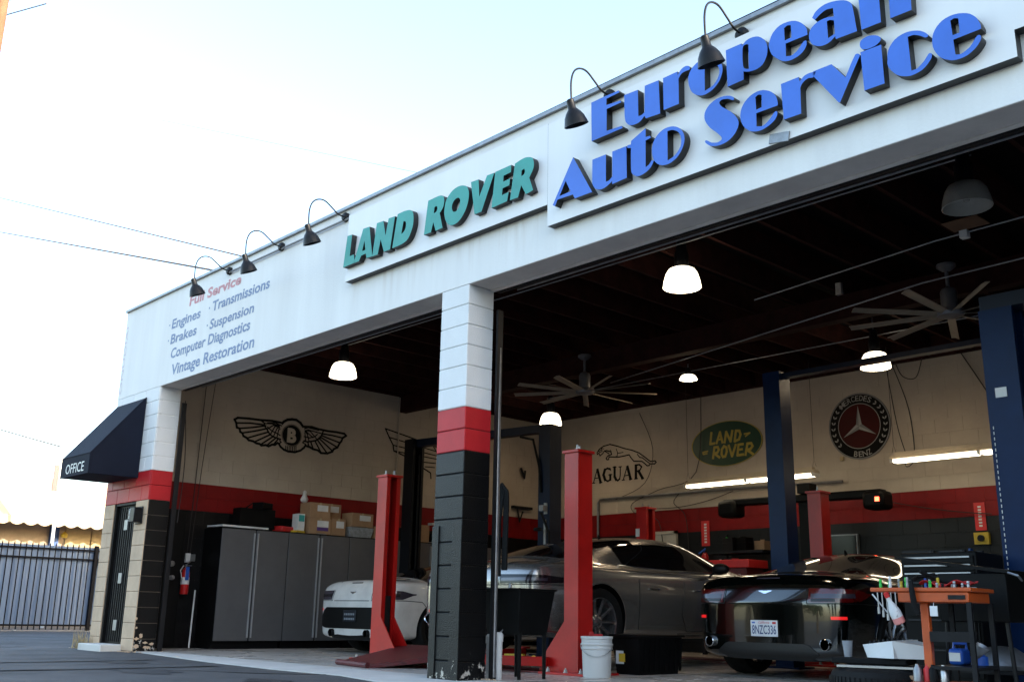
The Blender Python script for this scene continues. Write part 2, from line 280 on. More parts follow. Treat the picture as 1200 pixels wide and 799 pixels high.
# outlines of the raised sign letters (x, z in millimetres on the fascia) and painted strokes on the walls
SIGN_LETTERS = [
 ('a','A',[[1503,4315,1720,3932,1522,3933,1502,3975,1320,3982,1290,3929,1262,3948],[1417,4126,1343,4007,1472,4012]]),
 ('a','u',[[1724,4219,1874,4218,1872,3977,1883,3976,1895,3975,1907,3977,1918,3983,1930,3992,1942,4000,1944,4219,2095,4217,2095,3941,1941,3933,1938,3961,1919,3950,1899,3940,1879,3932,1858,3927,1836,3925,1815,3926,1795,3930,1776,3938,1759,3948,1745,3962,1734,3979,1726,3996,1722,4010,1722,4024,1721,4038]]),
 ('a','t',[[2145,4245,2296,4304,2295,4227,2340,4222,2347,4203,2294,4197,2290,3969,2300,3973,2312,3976,2322,3981,2332,3989,2342,3999,2351,4010,2374,3999,2364,3983,2354,3967,2341,3953,2324,3941,2303,3930,2282,3923,2259,3918,2233,3916,2210,3918,2190,3925,2172,3938,2158,3951,2149,3961,2144,3974,2141,4001,2140,4051,2141,4119,2142,4185,2104,4197,2104,4220,2142,4216]]),
 ('a','o',[[2570,4222,2594,4211,2617,4196,2636,4178,2653,4157,2666,4131,2673,4106,2675,4081,2671,4054,2662,4030,2649,4005,2631,3981,2611,3961,2589,3946,2562,3935,2536,3927,2510,3924,2481,3926,2455,3932,2430,3944,2406,3961,2387,3982,2372,4006,2362,4034,2356,4063,2355,4091,2359,4121,2367,4147,2380,4169,2398,4190,2417,4206,2439,4219,2463,4228,2488,4233,2515,4233,2543,4229],[2513,4202,2529,4201,2546,4199,2563,4194,2581,4185,2601,4173,2617,4158,2629,4139,2638,4117,2642,4095,2643,4073,2640,4051,2632,4029,2617,4009,2596,3989,2575,3974,2554,3965,2531,3960,2508,3955]]),
 ('e','E',[[1713,4747,1822,4748,2018,4743,2028,4723,1884,4719,1883,4661,2037,4646,2047,4625,1886,4624,1884,4426,2047,4413,2058,4390,1716,4390]]),
 ('e','u',[[2078,4677,2223,4670,2224,4435,2234,4434,2244,4433,2254,4433,2265,4436,2277,4441,2288,4446,2295,4677,2437,4671,2445,4377,2300,4388,2287,4415,2272,4403,2256,4391,2240,4382,2223,4377,2205,4376,2187,4376,2168,4378,2150,4382,2133,4389,2118,4399,2104,4414,2093,4429,2086,4447,2083,4466,2080,4486]]),
 ('e','r',[[2482,4671,2624,4672,2625,4639,2636,4652,2647,4665,2660,4675,2674,4682,2689,4686,2703,4687,2717,4684,2731,4677,2740,4670,2744,4660,2745,4649,2741,4642,2733,4640,2721,4643,2708,4644,2694,4644,2679,4643,2665,4639,2653,4631,2643,4619,2633,4608,2630,4392,2481,4394]]),
 ('e','o',[[2727,4528,2725,4551,2725,4572,2730,4593,2739,4613,2752,4633,2768,4649,2788,4661,2811,4671,2836,4676,2863,4675,2892,4671,2920,4663,2946,4653,2973,4640,2995,4624,3013,4605,3029,4582,3039,4560,3043,4540,3043,4520,3040,4500,3033,4479,3023,4457,3010,4437,2993,4420,2972,4404,2950,4392,2927,4383,2902,4378,2879,4376,2857,4378,2835,4384,2814,4394,2793,4407,2772,4425,2755,4446,2743,4471,2733,4501],[2882,4621,2900,4620,2918,4620,2936,4616,2954,4608,2974,4596,2990,4583,3001,4568,3010,4550,3014,4532,3016,4516,3013,4499,3006,4482,2994,4462,2977,4442,2957,4426,2933,4417,2904,4412,2876,4406]]),
 ('e','p',[[3078,4665,3218,4663,3222,4642,3235,4653,3249,4665,3266,4672,3290,4675,3318,4673,3343,4667,3365,4657,3385,4641,3401,4624,3415,4605,3426,4582,3433,4558,3435,4532,3432,4504,3426,4478,3415,4455,3401,4434,3385,4418,3365,4409,3341,4404,3319,4403,3298,4405,3276,4409,3259,4414,3245,4419,3234,4425,3224,4431,3223,4364,3082,4361],[3225,4615,3231,4633,3239,4638,3247,4640,3257,4639,3267,4635,3277,4630,3271,4433,3261,4436,3252,4439,3244,4444,3235,4450,3228,4459,3223,4479,3221,4520,3222,4575]]),
 ('e','e',[[3448,4562,3456,4585,3467,4610,3482,4631,3501,4647,3523,4661,3548,4669,3578,4671,3612,4668,3642,4661,3668,4650,3692,4634,3712,4616,3729,4596,3743,4573,3753,4552,3757,4534,3757,4517,3757,4500,3583,4506,3580,4405,3595,4401,3610,4395,3626,4394,3643,4399,3662,4407,3679,4418,3694,4432,3709,4449,3722,4460,3733,4463,3742,4462,3747,4456,3748,4444,3746,4427,3739,4412,3729,4399,3714,4385,3696,4375,3675,4367,3649,4362,3624,4360,3600,4362,3576,4368,3553,4379,3528,4398,3503,4422,3483,4444,3469,4464,3460,4484,3454,4503,3449,4522,3446,4542],[3578,4632,3587,4636,3596,4639,3604,4641,3614,4639,3623,4635,3632,4632,3632,4534,3577,4532]]),
 ('e','a',[[3801,4613,3811,4626,3820,4639,3834,4651,3854,4661,3879,4669,3905,4673,3933,4672,3964,4667,3992,4660,4016,4652,4038,4643,4057,4632,4073,4620,4087,4605,4097,4589,4102,4576,4104,4562,4107,4535,4112,4488,4117,4427,4123,4367,3967,4375,3964,4398,3948,4388,3931,4377,3913,4370,3893,4367,3871,4367,3850,4371,3829,4380,3809,4393,3793,4407,3781,4424,3773,4443,3768,4463,3768,4485,3772,4508,3781,4528,3796,4543,3817,4555,3838,4563,3861,4567,3885,4568,3907,4567,3927,4563,3945,4556,3963,4550,3963,4617,3946,4621,3928,4625,3912,4627,3896,4625,3881,4620,3866,4614,3851,4606,3836,4597,3822,4587],[3910,4537,3918,4538,3926,4538,3935,4536,3944,4532,3953,4526,3963,4520,3963,4418,3911,4406]]),
 ('e','n',[[4150,4663,4292,4658,4291,4615,4308,4623,4326,4632,4345,4637,4368,4640,4393,4640,4417,4636,4438,4627,4458,4614,4475,4598,4488,4578,4498,4554,4504,4531,4507,4509,4506,4487,4505,4465,4502,4354,4358,4358,4360,4543,4359,4556,4358,4570,4354,4580,4346,4586,4334,4590,4323,4590,4314,4584,4304,4574,4294,4565,4293,4359,4155,4363]]),
 ('s','S',[[3134,4237,3133,4245,3132,4253,3126,4261,3114,4271,3097,4282,3077,4290,3051,4297,3020,4302,2991,4302,2964,4298,2937,4289,2914,4278,2895,4263,2879,4245,2869,4226,2864,4206,2864,4184,2869,4162,2879,4139,2895,4113,2913,4088,2934,4064,2959,4040,2979,4018,2996,3998,3009,3979,3014,3965,3007,3955,2993,3950,2976,3948,2959,3951,2938,3958,2919,3966,2902,3978,2886,3992,2874,4000,2866,4000,2862,3994,2864,3985,2873,3973,2889,3957,2907,3944,2927,3934,2951,3926,2975,3921,3001,3919,3029,3920,3055,3925,3080,3933,3104,3947,3124,3962,3141,3981,3155,4004,3162,4025,3164,4043,3160,4061,3152,4080,3138,4103,3120,4128,3099,4152,3073,4176,3044,4201,3022,4222,3010,4238,3004,4251,3003,4261,3006,4268,3014,4273,3024,4276,3039,4275,3058,4270,3076,4265,3092,4256,3108,4245,3120,4237,3127,4235,3131,4236]]),
 ('s','e',[[3180,4091,3184,4116,3192,4141,3206,4164,3225,4184,3249,4202,3274,4215,3301,4222,3329,4226,3356,4224,3382,4218,3407,4206,3429,4193,3449,4176,3466,4156,3479,4136,3487,4115,3492,4092,3494,4075,3494,4066,3492,4060,3490,4055,3315,4059,3312,3956,3329,3951,3346,3945,3363,3943,3381,3948,3399,3957,3417,3969,3435,3985,3453,4004,3467,4016,3477,4017,3484,4012,3487,4003,3486,3991,3480,3975,3469,3960,3452,3946,3428,3933,3404,3924,3380,3918,3354,3914,3329,3915,3304,3920,3278,3929,3255,3941,3234,3960,3213,3983,3198,4007,3188,4034,3181,4063],[3314,4186,3322,4191,3330,4195,3339,4197,3348,4195,3358,4189,3367,4184,3362,4090,3317,4086]]),
 ('s','r',[[3527,4208,3669,4207,3675,4170,3687,4180,3700,4191,3714,4199,3730,4203,3748,4204,3764,4203,3778,4201,3791,4198,3803,4195,3779,4159,3765,4163,3751,4167,3737,4168,3722,4164,3708,4157,3696,4149,3688,4140,3682,4130,3677,4120,3672,3925,3535,3929]]),
 ('s','v',[[3783,4205,3921,4203,4016,4066,4041,4109,4066,4154,4086,4186,4097,4201,4104,4204,4110,4204,4118,4201,4125,4194,4129,4187,4128,4179,4123,4171,4118,4163,3965,3900,3955,3904,3784,4165]]),
 ('s','i',[[4135,4203,4281,4198,4282,3916,4142,3919]]),
 ('s','dot',[[4135,4251,4135,4263,4138,4276,4144,4286,4157,4293,4174,4297,4191,4299,4209,4296,4228,4290,4245,4283,4258,4275,4269,4266,4277,4257,4281,4247,4282,4237,4278,4228,4269,4220,4254,4212,4239,4207,4221,4205,4201,4205,4184,4206,4170,4210,4158,4215,4149,4221,4142,4230,4137,4240]]),
 ('s','c',[[4316,4080,4317,4100,4320,4121,4327,4141,4339,4161,4356,4180,4375,4195,4398,4205,4425,4211,4451,4213,4477,4210,4503,4203,4526,4194,4545,4184,4561,4171,4574,4159,4583,4148,4590,4137,4592,4129,4589,4123,4583,4121,4575,4122,4564,4130,4552,4141,4539,4152,4526,4160,4512,4168,4499,4174,4486,4176,4473,4176,4461,4177,4465,3934,4478,3933,4490,3932,4503,3934,4519,3943,4537,3956,4552,3968,4565,3982,4576,3996,4585,4005,4593,4005,4601,4000,4604,3992,4603,3981,4598,3967,4588,3954,4574,3939,4556,3924,4535,3912,4511,3905,4484,3901,4458,3901,4433,3907,4406,3918,4384,3931,4365,3947,4349,3966,4336,3984,4326,4001,4318,4018,4314,4035,4312,4050,4314,4064]]),
 ('s','e',[[4614,4086,4618,4108,4625,4130,4636,4149,4650,4166,4669,4182,4689,4193,4712,4200,4738,4203,4763,4202,4790,4197,4817,4187,4840,4176,4859,4163,4874,4147,4887,4131,4898,4111,4906,4089,4912,4071,4915,4057,4914,4046,4914,4035,4743,4034,4747,3931,4757,3926,4767,3922,4780,3921,4798,3925,4818,3934,4838,3945,4855,3963,4872,3985,4886,3999,4896,4001,4904,3996,4908,3989,4909,3981,4907,3969,4901,3957,4891,3944,4878,3930,4862,3917,4843,3907,4820,3897,4797,3892,4774,3891,4750,3893,4726,3899,4703,3911,4678,3927,4658,3946,4642,3967,4629,3992,4620,4016,4614,4039,4612,4063],[4737,4169,4745,4172,4753,4175,4761,4176,4769,4173,4779,4168,4787,4162,4786,4065,4742,4066]]),
 ('l','L',[[-1897,4507,-1807,4502,-1831,4259,-1752,4259,-1724,4160,-1946,4156]]),
 ('l','A',[[-1602,4512,-1487,4505,-1406,4153,-1508,4156,-1528,4213,-1610,4210,-1648,4157,-1746,4157],[-1567,4369,-1539,4258,-1599,4258]]),
 ('l','N',[[-1354,4508,-1239,4501,-1186,4327,-1147,4503,-1037,4497,-1094,4149,-1201,4150,-1270,4304,-1308,4148,-1406,4150]]),
 ('l','D',[[-992,4507,-956,4508,-918,4509,-883,4509,-848,4506,-813,4501,-784,4493,-762,4483,-745,4470,-733,4453,-724,4430,-719,4401,-718,4373,-718,4346,-722,4317,-731,4288,-746,4255,-767,4219,-792,4191,-821,4173,-856,4162,-896,4155,-945,4152,-1002,4152,-1058,4152],[-885,4400,-872,4396,-858,4392,-848,4384,-842,4369,-840,4349,-841,4331,-846,4315,-855,4299,-867,4287,-881,4279,-898,4273,-914,4268]]),
 ('r','R',[[-490,4507,-438,4508,-385,4510,-342,4510,-310,4508,-285,4503,-266,4495,-251,4481,-240,4462,-235,4442,-235,4420,-240,4395,-248,4373,-262,4355,-281,4338,-299,4322,-247,4156,-353,4152,-396,4255,-425,4157,-538,4158],[-383,4408,-373,4410,-362,4412,-353,4411,-346,4404,-341,4395,-339,4385,-341,4374,-346,4361,-354,4353,-365,4348,-379,4347,-393,4346]]),
 ('r','O',[[-226,4359,-222,4385,-214,4413,-199,4438,-174,4463,-142,4488,-108,4505,-71,4515,-31,4519,6,4517,40,4509,73,4496,99,4478,116,4455,128,4427,133,4397,133,4364,127,4329,117,4295,103,4264,83,4233,61,4206,35,4182,4,4160,-28,4146,-62,4140,-99,4142,-131,4149,-157,4163,-179,4184,-197,4207,-210,4232,-220,4261,-227,4287,-230,4311,-229,4335],[-111,4355,-103,4370,-91,4385,-77,4395,-59,4401,-37,4403,-20,4400,-7,4391,2,4378,7,4363,7,4346,2,4327,-5,4310,-16,4294,-30,4280,-44,4271,-60,4269,-78,4272,-92,4278,-102,4287,-108,4299,-113,4312,-115,4326,-114,4341]]),
 ('r','V',[[158,4506,268,4500,285,4320,386,4502,488,4498,321,4160,223,4160]]),
 ('r','E',[[501,4501,717,4503,716,4432,617,4427,613,4369,706,4374,697,4309,608,4306,598,4241,691,4246,671,4161,460,4155]]),
 ('r','R',[[767,4498,806,4505,846,4512,882,4515,915,4512,947,4504,971,4495,989,4484,1000,4470,1008,4453,1013,4431,1014,4405,1009,4379,996,4354,976,4328,957,4302,1009,4167,916,4155,855,4260,814,4155,708,4159],[857,4401,868,4405,879,4408,887,4409,893,4404,897,4396,899,4388,898,4378,894,4366,888,4357,879,4353,865,4351,853,4348]]),
]
WINGED_STROKES = [(11,[2549,3515,2359,3523,2153,3507,1940,3501,1750,3487,1694,3451,1729,3402,1746,3331,1796,3320,1811,3271,1852,3254,1872,3211,1928,3191,1972,3157,2053,3149,2106,3126,2168,3121,2200,3101,2281,3116,2334,3104,2393,3139,2445,3142,2494,3180]),(8,[1729,3402,1976,3432,2225,3439]),(8,[1796,3323,2023,3369,2253,3428]),(8,[1862,3261,2068,3316,2278,3385]),(8,[1949,3190,2134,3264,2313,3334]),(8,[2074,3142,2348,3297]),(8,[2189,3114,2392,3266]),(8,[2296,3113,2446,3248]),(8,[2418,3143,2489,3235]),(8,[2153,3507,2229,3462,2227,3424,2285,3367,2310,3329,2354,3292,2403,3267,2466,3257,2541,3242]),(6,[2500,3467,2363,3475,2223,3461]),(6,[2501,3462,2386,3452,2279,3375]),(6,[2504,3449,2419,3437,2348,3297]),(6,[2510,3431,2463,3419,2406,3271]),(6,[2516,3407,2492,3395,2470,3257]),(6,[2280,3478,2424,3498,2543,3467]),(6,[2285,3413,2374,3356,2438,3341,2529,3306]),(13,[2546,3505,2579,3542,2640,3579,2724,3600,2810,3599,2890,3562,2942,3508]),(11,[2511,3173,2552,3122,2618,3083,2694,3064,2822,3066,2927,3107,2988,3160,3017,3207]),(5,[2645,3148,2651,3078]),(5,[2677,3145,2682,3078]),(5,[2709,3145,2715,3074]),(5,[2741,3145,2747,3074]),(5,[2773,3149,2778,3078]),(5,[2804,3156,2810,3086]),(5,[2835,3168,2841,3097]),(6,[2522,3221,2556,3197,2516,3170]),(6,[2996,3281,2955,3243,3016,3220]),(11,[2942,3508,3112,3526,3248,3506,3429,3497,3588,3502,3762,3496,3804,3466,3733,3419,3714,3362,3682,3323,3642,3245,3569,3207,3545,3162,3446,3119,3323,3111,3253,3150,3164,3158,3096,3185,3029,3195]),(8,[3733,3419,3525,3435,3325,3438]),(8,[3686,3329,3484,3368,3305,3407]),(8,[3642,3245,3280,3380]),(8,[3549,3170,3259,3358]),(8,[3446,3119,3228,3329]),(8,[3328,3111,3185,3305]),(8,[3168,3159,3110,3276]),(8,[3078,3182,3056,3269]),(8,[3339,3485,3321,3428,3286,3362,3218,3313,3132,3285,3045,3266,2975,3269]),(6,[2982,3445,3051,3466,3140,3458,3325,3438]),(6,[2998,3439,3149,3348]),(6,[3008,3448,3085,3451,3228,3329]),(6,[2987,3438,3035,3391,3077,3278]),(6,[2985,3413,3012,3269]),(6,[2977,3345,3083,3336,3180,3371,3232,3417]),(6,[2973,3478,3048,3504,3249,3486])]
CAT_STROKES = [(11,[-6103,3581,-6048,3641,-5938,3687,-5776,3706,-5584,3650,-5437,3597,-5229,3538,-5066,3472,-4946,3394,-4847,3322,-4798,3290,-4693,3291,-4666,3263,-4700,3238,-4805,3247,-4829,3219,-4879,3220,-4939,3268,-4998,3309,-5191,3331,-5252,3392,-5303,3461,-5439,3450,-5565,3443,-5799,3469,-5810,3421,-5854,3421,-5875,3452,-5821,3495,-5734,3511,-5755,3562,-5863,3597,-5928,3588]),(10,[-6103,3581,-6097,3544,-6055,3568,-6027,3512,-5950,3557,-5917,3595,-5799,3531]),(8,[-6070,3602,-5982,3631,-5972,3592,-6048,3583]),(8,[-5616,3600,-5585,3529,-5596,3462,-5650,3454]),(7,[-5585,3516,-5448,3523]),(9,[-5107,3452,-5047,3388,-4983,3374,-4931,3334,-4848,3275,-4805,3247]),(7,[-6004,3653,-5928,3637]),(6,[-5777,3605,-5734,3560])]
CAT_WORD_STROKES = [(34,[-6293,3253,-6293,3040]),(16,[-6293,3040,-6316,2993,-6371,2981]),(12,[-6337,3260,-6248,3261]),(12,[-6198,3008,-6101,3261]),(32,[-6094,3252,-6015,3005]),(10,[-6154,3094,-6036,3098]),(10,[-6227,3007,-6161,3005]),(10,[-6052,3002,-5976,3005]),(10,[-5759,3207,-5780,3257]),(20,[-5769,3232,-5840,3256,-5905,3235]),(32,[-5905,3235,-5942,3142,-5900,3044]),(18,[-5900,3044,-5835,3014,-5771,3034]),(28,[-5770,3127,-5771,3034]),(10,[-5813,3131,-5727,3130]),(30,[-5662,3262,-5664,3086,-5629,3027]),(18,[-5629,3027,-5587,3005,-5538,3036]),(14,[-5538,3036,-5523,3106,-5521,3253]),(10,[-5705,3263,-5620,3262]),(10,[-5557,3258,-5487,3258]),(12,[-5451,3008,-5354,3250]),(32,[-5348,3242,-5275,3010]),(10,[-5412,3081,-5294,3087]),(10,[-5480,3004,-5420,3006]),(10,[-5310,3006,-5238,3010]),(32,[-5142,3247,-5146,3012]),(16,[-5162,3254,-5060,3255,-5006,3211,-5052,3148,-5133,3136]),(30,[-5083,3140,-4990,3002]),(10,[-5181,3005,-5105,3005]),(10,[-5019,2992,-4958,2993])]
OVAL_STROKES = [(21,[-3426,3654,-3457,3463,-3371,3466]),(21,[-3326,3461,-3247,3646,-3202,3463]),(16,[-3294,3520,-3217,3524]),(21,[-3158,3458,-3119,3637,-3036,3463,-2993,3641]),(21,[-2955,3457,-2921,3633,-2852,3625,-2830,3560,-2866,3481,-2950,3456]),(21,[-3408,3211,-3373,3395,-3302,3395,-3283,3345,-3315,3301,-3374,3289,-3274,3213]),(21,[-3173,3397,-3124,3369,-3122,3296,-3155,3219,-3204,3216,-3228,3263,-3220,3343,-3173,3397]),(21,[-3077,3397,-3018,3210,-2935,3396]),(21,[-2790,3392,-2880,3390,-2909,3214,-2793,3217]),(18,[-2888,3304,-2811,3308]),(21,[-2748,3205,-2702,3390,-2629,3390,-2602,3341,-2648,3294,-2715,3287,-2602,3205]),(13,[-2756,3560,-2646,3565,-2733,3520]),(13,[-3515,3343,-3619,3334,-3611,3301,-3530,3304])]
# ================================================================ GROUND
H = 3.5686; HT = 4.927; TH = 0.3184; XL = -7.63; YB = 8.526; HC = 4.334; ZR = 1.9856; CH = 0.2032; XR = 12.0
XO = -8.09       # outer left face of the building
m = MB(); m.add([(-900,-900,-.11),(900,-900,-.11),(900,900,-.11),(-900,900,-.11)], [(0,1,2,3)])
struct(m, 'asphalt_ground', 'asphalt', fix=False)
# paved lot raised to slab level close to the building, falling gently to the street
m = MB(); xs = [-30,-19.5,-12,-9,-8.2,-6.7,-3.9,-2.26,-1.15,-.1,2.5,5,8,14,30]; ye = [1.0,.9,.6,.3,.16,.07,-.34,-.45,-.42,-.66,-.75,-.8,-.8,-.8,-.8]
rows = []
for x, y in zip(xs, ye): rows.append([(x, 20 if x < XO else y, -.012 if x>XO else -.02), (x, y, -.010), (x, y-1.2, -.018), (x, -6, -.05), (x, -13, -.10)])
vs = [p for r_ in rows for p in r_]; fs = [(i*5+j, i*5+j+1, (i+1)*5+j+1, (i+1)*5+j) for i in range(len(xs)-1) for j in range(4)]
m.add(vs, fs); struct(m, 'asphalt_lot', 'asphalt')
m = MB(); m.box((XO,.30,-.3),(XR,YB+.4,0.0)); struct(m, 'workshop_floor', 'concrete_floor')
m = MB(); xa = [-6.67,-3.92,-2.26,-1.15,-.1,2.5,5,8,12]; ya = [.06,-.335,-.455,-.42,-.68,-.78,-.82,-.82,-.82]
n = len(xa); vs = []
for x,y in zip(xa,ya): vs += [(x,.302,-.001),(x,y,-.001),(x,y,-.2)]
fs = [];
for i in range(n-1): fs += [(i*3,i*3+1,i*3+4,i*3+3),(i*3+1,i*3+2,i*3+5,i*3+4)]
m.add(vs, fs); struct(m, 'concrete_apron', 'concrete_apron')
m = MB(); m.box((-7.75,-.28,-.2),(-6.98,.05,.075)); struct(m, 'office_doorstep', 'concrete_apron', bevel=.01)
# control joints sawn in the floor, cracks sealed with tar in the lot
m = MB()
for x in (-3.3, .4, 4.1, 7.8): m.box((x-.004,.31,-.002),(x+.004,YB-.1,.0012))
for y in (2.9, 5.9): m.box((XL+.1,y-.004,-.002),(XR-.1,y+.004,.0016))
struct(m, 'floor_joints', 'mortar_dark')
random.seed(4)
for k in range(9):
    m = MB()
    p = Vector((random.uniform(-14,2), random.uniform(-5,-1), 0)); a = random.uniform(-.5,.5); pts = []
    for j in range(12):
        zz = -.008 if p.y > -1 else -.012-.008*(-p.y-1)
        pts.append((p.x, p.y, zz-.0045)); a += random.uniform(-.4,.4); p += Vector((math.cos(a)*.3, math.sin(a)*.3*.6, 0))
    m.tube(pts, .006, 4); struct(m, 'sealed_crack', 'black_rubber')

def lot_z(x, y):
    e = -.5
    for i in range(len(xs)-1):
        if xs[i] <= x <= xs[i+1]: e = ye[i]+(ye[i+1]-ye[i])*(x-xs[i])/(xs[i+1]-xs[i])
    k = [(e,-.010),(e-1.2,-.018),(-6,-.05),(-13,-.10)]
    for (a,za),(b,zb_) in zip(k[:-1],k[1:]):
        if b <= y <= a: return za+(zb_-za)*(a-y)/(a-b)
    return -.010
def flat_patch(cx, cy, rx, ry, name, mt, off=.004, nn=22, rot=0):
    mb = MB(); vs = [(cx,cy,lot_z(cx,cy)+off)]
    for k in range(nn):
        a = 2*PI*k/nn; q = random.uniform(.72,1.15); dx = math.cos(a)*rx*q; dy = math.sin(a)*ry*q
        x, y = cx+dx*math.cos(rot)-dy*math.sin(rot), cy+dx*math.sin(rot)+dy*math.cos(rot); vs.append((x,y,lot_z(x,y)+off))
    mb.add(vs, [(0,1+k,1+(k+1)%nn) for k in range(nn)]); struct(mb, name, mt, fix=False)
random.seed(12)
for cx,cy,rx,ry in ((-4.2,-1.1,.35,.22),(-2.6,-1.6,.5,.25),(-9.5,-.9,.5,.3),(-6.0,-2.4,.7,.35),(-.9,-1.3,.3,.18),(-13.0,-.5,.6,.4)): flat_patch(cx,cy,rx,ry,'oil_stain','oil_stain')
for cx,cy,rx,ry,ro in ((-9.3,-.55,.28,.03,.2),(-9.0,-.8,.16,.02,.6),(-8.6,-1.1,.2,.025,.1),(-7.2,-.9,.14,.03,.9),(-5.1,-1.0,.2,.02,.3),(-10.4,-.3,.3,.02,.2)): flat_patch(cx,cy,rx,ry,'pale_scuff','pale_scuff',.0085,14,ro)
for x0_,s_ in ((-4.6,1),(-3.1,1),(1.4,-1),(-9.6,1)):
    mb = MB(); n0 = 26; vs = []
    for k in range(n0+1):
        t_ = k/n0; y = -.62-t_*5; x = x0_+s_*(-1.6*t_*t_); w_ = .085*random.uniform(.8,1.1)
        for q in (-w_,w_): vs.append((x+q, y, lot_z(x,y)+.0125))
    mb.add(vs, [(2*k,2*k+1,2*k+3,2*k+2) for k in range(n0)]); struct(mb, 'tyre_mark', 'tyre_mark', fix=False)
# ================================================================ THE GARAGE BUILDING
GB = thing('garage_building', (0,0,0), 'white block repair garage with two open bays, red band and black base', 'garage')
fascia = MB()
fascia.box((XO,0,H),(26.0,TH,HT)); fascia.box((12.0,.002,-.1),(26.0,TH,H-.002)); fascia.box((XR+.302,TH+.002,-.1),(26.0,YB+.4,HT-.004)); fascia.box((XO,.06,2.3918),(-6.6239-.002,TH-.002,H-.002))  # long solid stretch past the bays is unseen, added to shade the ground
fa = build(fascia, 'fascia_wall', 'stucco_white', GB)
for a_,b_ in ((-6.62,-.404),(.002,6.218),(6.622,11.998)):
    m = MB(); m.box((a_,.004,H-.004),(b_,TH-.052,H-.0005)); build(m, 'soffit', 'soffit_grey', GB)
    m = MB(); m.box((a_,TH-.050,H-.012),(b_,TH+.004,H-.0005)); build(m, 'soffit_bead', 'soffit_edge', GB)
m = MB(); m.box((XO-.012,-.035,HT),(26.0,TH+.03,HT+.035)); m.box((XO-.012,TH+.03,HT),(XO+.15,YB+.4,HT+.035)); build(m, 'parapet_cap', 'galv', GB)
m = MB()
m.box((XO,TH,-.2),(XL-.004,YB+.4,HT)); build(m, 'left_wall_core', 'stucco_white', GB)
m = MB(); m.box((XL-.004,YB+.004,-.2),(XR+.3,YB+.4,HT)); m.box((XR,TH,-.2),(XR+.3,YB+.004,HT)); build(m, 'rear_wall_core', 'stucco_white', GB)
m = MB(); m.box((XL-.004,TH,HC+.30),(XR,YB+.004,HC+.42)); build(m, 'roof_deck', 'deck_wood', GB)
# ceiling joists run from the front to the back wall
jm = MB(); jm.box((-.022,TH+.002,HC),(.022,YB+.002,HC+.298)); j0 = None
k = 0; x = XL+.25
while x < XR-.1:
    if j0 is None: j0 = build(jm, 'ceiling_joist', 'dark_wood', GB); j = j0
    else: j = j0.copy(); COL.objects.link(j); j.parent = GB
    j.location = (x,0,0); x += .61
m = MB(); m.box((XL+.006,YB-.065,HC-.02),(XR-.03,YB-.006,HC+.299)); build(m, 'ledger_board', 'dark_wood', GB)
m = MB(); m.box((XL+.006,TH+.01,HC-.02),(XL+.06,YB-.07,HC+.299)); build(m, 'ledger_board', 'dark_wood', GB)
m = MB(); m.box((XL,4.9,HC-.30),(XR,5.06,HC-.003)); build(m, 'ceiling_beam', 'dark_wood', GB)

def block_mesh(w, h, d):
    """one block: front at y=0 facing -Y, chamfered arris, spanning x 0..w, z 0..h"""
    me = bpy.data.meshes.new('block'); j, ch = JT
    a = [(j,d,j),(w-j,d,j),(w-j,d,h-j),(j,d,h-j)]; b = [(j,ch,j),(w-j,ch,j),(w-j,ch,h-j),(j,ch,h-j)]
    c = [(j+ch,0,j+ch),(w-j-ch,0,j+ch),(w-j-ch,0,h-j-ch),(j+ch,0,h-j-ch)]
    fs = [(0,1,2,3)[::-1]]
    for q in (0,4):
        for i in range(4): fs.append((q+i, q+(i+1)%4, q+4+(i+1)%4, q+4+i))
    fs.append((8,9,10,11)); me.from_pydata(a+b+c, [], fs); finish(me, 0); return me
BMC = {}; JT = [.0025,.006]
def place_block(parent, org, rz, w, h, d, mname):
    key = (round(w,3), round(h,3), round(d,3), mname)
    if key not in BMC: me = block_mesh(w,h,d); me.materials.append(M[mname]); BMC[key] = me
    o = bpy.data.objects.new('block', BMC[key]); COL.objects.link(o); o.parent = parent
    o.location = Vector(org) - root_loc(parent); o.rotation_euler = (0,0,rz); return o
NBLOCK = [0]
def wall_blocks(parent, u_axis, fixed, u0, u1, zrows, matf, depth, facing, limit, visible, skip=lambda u0,u1,z0,z1: False, jitter=.0012):
    """running-bond block skin on a wall; the blocks that show largest become parts, the rest one stuff mesh"""
    cand = []
    for r_, (z0, z1) in enumerate(zrows):
        off = (r_ % 2)*.2032; u = u0-off
        while u < u1-.02:
            a = max(u,u0); b = min(u+.4064,u1); u += .4064
            if b-a < .03 or skip(a,b,z0,z1): continue
            p = Vector(((a+b)/2, fixed, (z0+z1)/2)) if u_axis == 'x' else Vector((fixed, (a+b)/2, (z0+z1)/2))
            cand.append(((p-CAM).length if visible((a+b)/2,(z0+z1)/2) else 1e3+(p-CAM).length, a, b, z0, z1))
    cand.sort(key=lambda t: t[0]); rest = MB(); rmats = []
    for i, (dd, a, b, z0, z1) in enumerate(cand):
        mn = matf((z0+z1)/2); jt = random.uniform(0,jitter)
        if u_axis == 'x': org = (a, fixed+jt, z0); rz = 0
        else: org = (fixed-jt, a, z0); rz = R(90)   # faces +X
        if i < limit and dd < 1e3:
            place_block(parent, org, rz, b-a, z1-z0, depth, mn); NBLOCK[0] += 1
        else:
            if mn not in rmats: rmats.append(mn)
            j = .0025; mi = rmats.index(mn)
            if u_axis == 'x': rest.box((a+j,fixed+jt,z0+j),(b-j,fixed+depth,z1-j), mi)
            else: rest.box((fixed-depth,a+j,z0+j),(fixed-jt,b-j,z1-j), mi)
    if rest.v: build(rest, 'blockwork', rmats, parent, kind='stuff', fix=False, smooth=0)
rows = []; z = ZR-9*CH; rows.append((0.0, z))
while z < HC+.29: rows.append((z, min(z+CH, HC+.295))); z += CH
